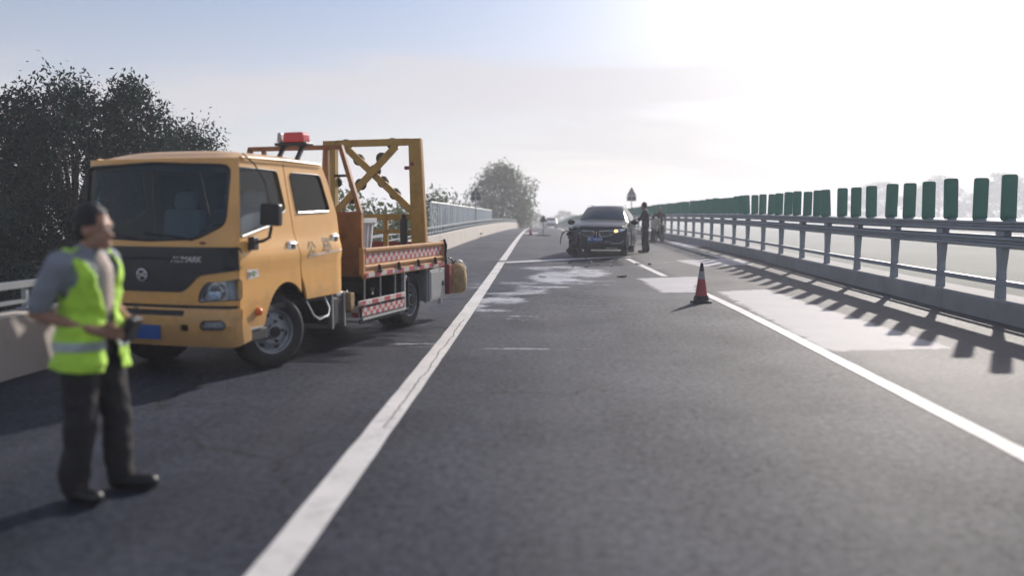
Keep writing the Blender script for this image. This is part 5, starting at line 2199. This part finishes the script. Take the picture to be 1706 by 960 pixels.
for s in 'LR':
    a, t = V3(J['ank' + s]), V3(J['toe' + s])
    d = (t - a)
    d.z = 0
    d.normalize()
    o = sculpt('shoe', [(a + V3((-.02 * d.x, -.02 * d.y, -.035)), .052, t + d * .01 + V3((0, 0, .012)), .045), (a - d * .035 + V3((0, 0, -.04)), .045, a + V3((0, 0, .01)), .05)], [], .010, M['shoe'], P1, 3)
    trim(o, [((0, 0, .004), (0, 0, 1))])
sc_ = [((0, 0, 1.0), .135, (.0, 0, 1.1), .132), ((.0, -.03, 1.1), .125, (.01, -.06, 1.28), .125), ((.0, .03, 1.1), .125, (.01, .06, 1.28), .125), ((.01, 0, 1.28), .13, (0, 0, 1.40), .085)]
for s in 'LR':
    e = V3(J['sh' + s]).lerp(V3(J['el' + s]), .82)
    sc_ += [((.0, 0, 1.33), .10, J['sh' + s], .075), (J['sh' + s], .076, e, .066)]
o = sculpt('shirt', sc_, [], .012, M['shirt'], P1, 4, .008, 9)
trim(o, [((0, 0, .96), (0, 0, 1)), ((0, 0, 1.46), (0, 0, -1))])
vc = [((0, 0, .90), .165, (.0, 0, 1.1), .150), ((.0, -.04, 1.1), .140, (.01, -.075, 1.29), .138), ((.0, .04, 1.1), .140, (.01, .075, 1.29), .138), ((.01, 0, 1.28), .145, (0, 0, 1.395), .095),
      ((.0, 0, 1.34), .10, (-.01, .14, 1.375), .072), ((.0, 0, 1.34), .10, (-.01, -.14, 1.375), .072), ((0, .085, .74), .165, (0, .04, 1.0), .155), ((0, -.085, .74), .165, (0, -.04, 1.0), .155)]
vs_ = sculpt('vest', vc, [], .011, M['vest'], P1, 4, .017, 8)
trim(vs_, [((0, 0, .77), (.12, 0, 1)), ((0, 0, 1.455), (0, 0, -1))])
cut_where(vs_, lambda q: q.z > 1.10 and abs(q.y) > .185 + .03 * sstep(1.2, 1.1, q.z))
cut_where(vs_, lambda q: q.x > .02 and abs(q.y + .015) < .012 + .13 * max(0, (q.z - 1.02) / .42) and q.z > .60)
cut_where(vs_, lambda q: q.x > .02 and abs(q.y + .015) < .03 + .14 * max(0, 1.02 - q.z))
cut_where(vs_, lambda q: q.z > 1.40 and abs(q.y) < .075)
for nm, z0, z1 in (('reflective_band', .875, .925),):
    band_of(vs_, nm, [((0, 0, z0), (0, 0, 1)), ((0, 0, z1), (0, 0, -1))], .006, M['vesttape'], vs_)
sm_ = vs_.modifiers.new('thick', 'SOLIDIFY')
sm_.thickness = .006
o = sculpt('undershirt', [((.045, 0, 1.10), .10, (.05, 0, 1.30), .10), ((.05, 0, 1.30), .10, (.03, 0, 1.39), .07)], [], .012, M['undershirt'], P1, 3)
trim(o, [((.09, 0, 1.2), (1, 0, 0))])
# dark device held in both hands
dv_ = thing('handheld_radio', 'dark handheld device held in front of the person in the green vest', 'radio', (-2.60, 4.66, 0), R(-10))
MB().box((.265, 0, .985), (.05, .10, .15), Matrix.Rotation(R(25), 3, 'Y')).build('case', M['black'], dv_, bevel=.012)
MB().tube([(.30, -.03, 1.05), (.335, -.03, 1.13)], .008, 6).build('aerial', M['black'], dv_)


# --- person in dark clothes reaching to the car
def simple_person(lab, loc, rzv, J, s, top, legs, hairm='hair', turn=0, group=None):
    P = thing('person', lab, 'person', loc, rzv, group, s)
    person_parts(J, P, 'skin', .012, turn=turn, hairm=hairm)
    caps_ = [((J['pelvis'][0], 0, J['pelvis'][2] + .05), .13, J['pelvis'], .135)]
    for q in 'LR':
        caps_ += [(J['hip' + q], .105, J['knee' + q], .082), (J['knee' + q], .082, tuple(V3(J['ank' + q]) + V3((0, 0, .02))), .075), (J['pelvis'], .12, J['hip' + q], .105)]
    o = sculpt('trousers', caps_, [], .016, M[legs], P, 4, .008, 8)
    for q in 'LR':
        a, t = V3(J['ank' + q]), V3(J['toe' + q])
        sculpt('shoe', [(a + V3((0, 0, -.035)), .048, t + V3((0, 0, .012)), .042)], [], .014, M['shoe'], P, 2)
    cs = [(J['pelvis'], .14, J['waist'], .135), (J['waist'], .135, J['chest'], .145), (J['chest'], .14, J['neck0'], .085)]
    for q in 'LR':
        cs += [(J['chest'], .11, J['sh' + q], .078), (J['sh' + q], .078, J['el' + q], .060), (J['el' + q], .060, tuple(V3(J['el' + q]).lerp(V3(J['wr' + q]), .88)), .046)]
    o = sculpt('jacket', cs, [], .014, M[top], P, 4, .009, 9)
    trim(o, [((0, 0, J['neck0'][2] + .035), (0, 0, -1)), ((0, 0, J['pelvis'][2] - .10), (0, 0, 1))])
    return P


J2 = dict(pelvis=(0, 0, .93), waist=(.0, 0, 1.06), chest=(.02, 0, 1.28), neck0=(.02, 0, 1.41), neck1=(.045, 0, 1.48), head=(.065, 0, 1.575),
          hipL=(0, .09, .88), hipR=(0, -.09, .88), kneeL=(.05, .11, .48), kneeR=(-.02, -.10, .48), ankL=(.03, .13, .085), ankR=(-.07, -.11, .085),
          toeL=(.20, .15, .035), toeR=(.11, -.13, .035), shL=(.0, .19, 1.37), shR=(.0, -.19, 1.37),
          elL=(.16, .26, 1.13), elR=(-.03, -.25, 1.09), wrL=(.40, .22, 1.02), wrR=(.10, -.22, .86), hdL=(.50, .20, .98), hdR=(.15, -.20, .78), palmL=(0, .4, 1), palmR=(1, 0, .2))
pm2 = ground(1075, 421)
simple_person('person in dark clothes standing beside the damaged car and reaching to its door', (pm2.x, pm2.y, rz(pm2.y)), R(168), J2, 1.05, 'darkcloth', 'darkcloth', turn=R(-20))

# --- rider on a scooter by the barrier
pr_ = ground(1100, 404)
SR = R(-112)
rl = (pr_.x - .05, pr_.y + .2, rz(pr_.y))
SCO = thing('motor_scooter', 'dark motor scooter with pale wind apron standing near the right barrier', 'scooter', rl, SR)
for x in (.62, -.62):
    w_ = bpy.data.objects.new('wheel', None)
    COL.objects.link(w_)
    w_.parent = SCO
    w_.location = (x, 0, .26)
    MB().lathe([(.17, -.04), (.24, -.045), (.262, -.02), (.262, .02), (.24, .045), (.17, .04)], (0, 0, 0), (0, 1, 0), 24, closed=True).build('tyre', M['rubber'], w_, smooth=True)
    MB().lathe([(0, -.03), (.17, -.03), (.17, .03), (0, .03)], (0, 0, 0), (0, 1, 0), 20).build('rim', M['steel'], w_)
MB().prism(rounded([(.30, .22), (-.35, .22), (-.55, .40), (-.72, .55), (-.70, .74), (-.1, .72), (-.02, .34), (.30, .32)], .06, 3), -.14, .14, lambda a, b, c: (a, c, b)).build('body', M['black'], SCO, bevel=.03)
MB().prism(rounded([(-.72, .73), (.0, .72), (.02, .80), (-.70, .84)], .03, 3), -.13, .13, lambda a, b, c: (a, c, b)).build('seat', M['black'], SCO, bevel=.02)
MB().bar((.62, 0, .30), (.36, 0, 1.00), .07, .09).build('fork', M['chassis'], SCO)
MB().prism(rounded([(.40, .30), (.52, .55), (.46, .92), (.34, .98), (.30, .55)], .05, 3), -.17, .17, lambda a, b, c: (a, c, b)).build('leg_shield', M['black'], SCO, bevel=.03)
MB().tube([(.26, -.33, 1.03), (.36, -.14, 1.0), (.36, .14, 1.0), (.26, .33, 1.03)], .018, 6).build('handlebar', M['chassis'], SCO, smooth=True)
MB().lathe([(0, 0), (.07, 0), (.075, .03), (.05, .05), (0, .055)], (.44, 0, .92), (1, 0, .1), 18).build('headlight', M['reflector'], SCO, smooth=True)
for sg in (1, -1):
    mq = MB().tube([(.30, sg * .28, 1.03), (.32, sg * .32, 1.22)], .008, 5).build('mirror_stalk', M['chassis'], SCO)
    MB().ell((.32, sg * .34, 1.25), (.015, .055, .035)).build('mirror', M['black'], mq, smooth=True)
MB().tube([(-.05, .16, .24), (-.12, .30, .02)], .014, 6).build('stand', M['chassis'], SCO)
ap = sculpt('wind_apron', [((.42, -.02, 1.05), .10, (.44, -.10, .72), .15), ((.42, .12, 1.02), .08, (.44, .0, .60), .14), ((.40, -.22, .95), .07, (.42, -.16, .70), .12)], [], .016, M['apron'], SCO, 3, .03, 7)
J3 = dict(pelvis=(-.25, 0, .84), waist=(-.23, 0, .97), chest=(-.17, 0, 1.20), neck0=(-.14, 0, 1.34), neck1=(-.11, 0, 1.40), head=(-.085, 0, 1.49),
          hipL=(-.22, .10, .82), hipR=(-.22, -.10, .82), kneeL=(.16, .20, .74), kneeR=(.14, -.22, .70), ankL=(.08, .16, .40), ankR=(.06, -.30, .09),
          toeL=(.24, .16, .36), toeR=(.22, -.33, .035), shL=(-.15, .20, 1.29), shR=(-.15, -.20, 1.29),
          elL=(.02, .30, 1.08), elR=(.02, -.30, 1.08), wrL=(.20, .29, 1.05), wrR=(.20, -.29, 1.05), hdL=(.27, .27, 1.045), hdR=(.27, -.27, 1.045), palmL=(0, 1, 0), palmR=(0, -1, 0))
simple_person('person in dark jacket seated on the scooter near the right barrier', rl, SR, J3, 1.0, 'darkcloth', 'darkcloth', 'hairgrey')

# ------------------------------------------------------------------ haze
def haze():
    mb = MB().box((0, 620, 7.9), (1780, 1350, 32.0))
    o = mb.build('haze', None)
    m = bpy.data.materials.new('haze_air')
    m.use_nodes = True
    N, Lk = m.node_tree.nodes, m.node_tree.links
    N.clear()
    v = N.new('ShaderNodeVolumePrincipled')
    v.inputs['Color'].default_value = (0.88, 0.91, 0.97, 1)
    v.inputs['Density'].default_value = 0.0021
    v.inputs['Anisotropy'].default_value = 0.24
    ou = N.new('ShaderNodeOutputMaterial')
    Lk.new(v.outputs[0], ou.inputs['Volume'])
    o.data.materials.clear()
    o.data.materials.append(m)
    return tag(o, kind='stuff')


haze()
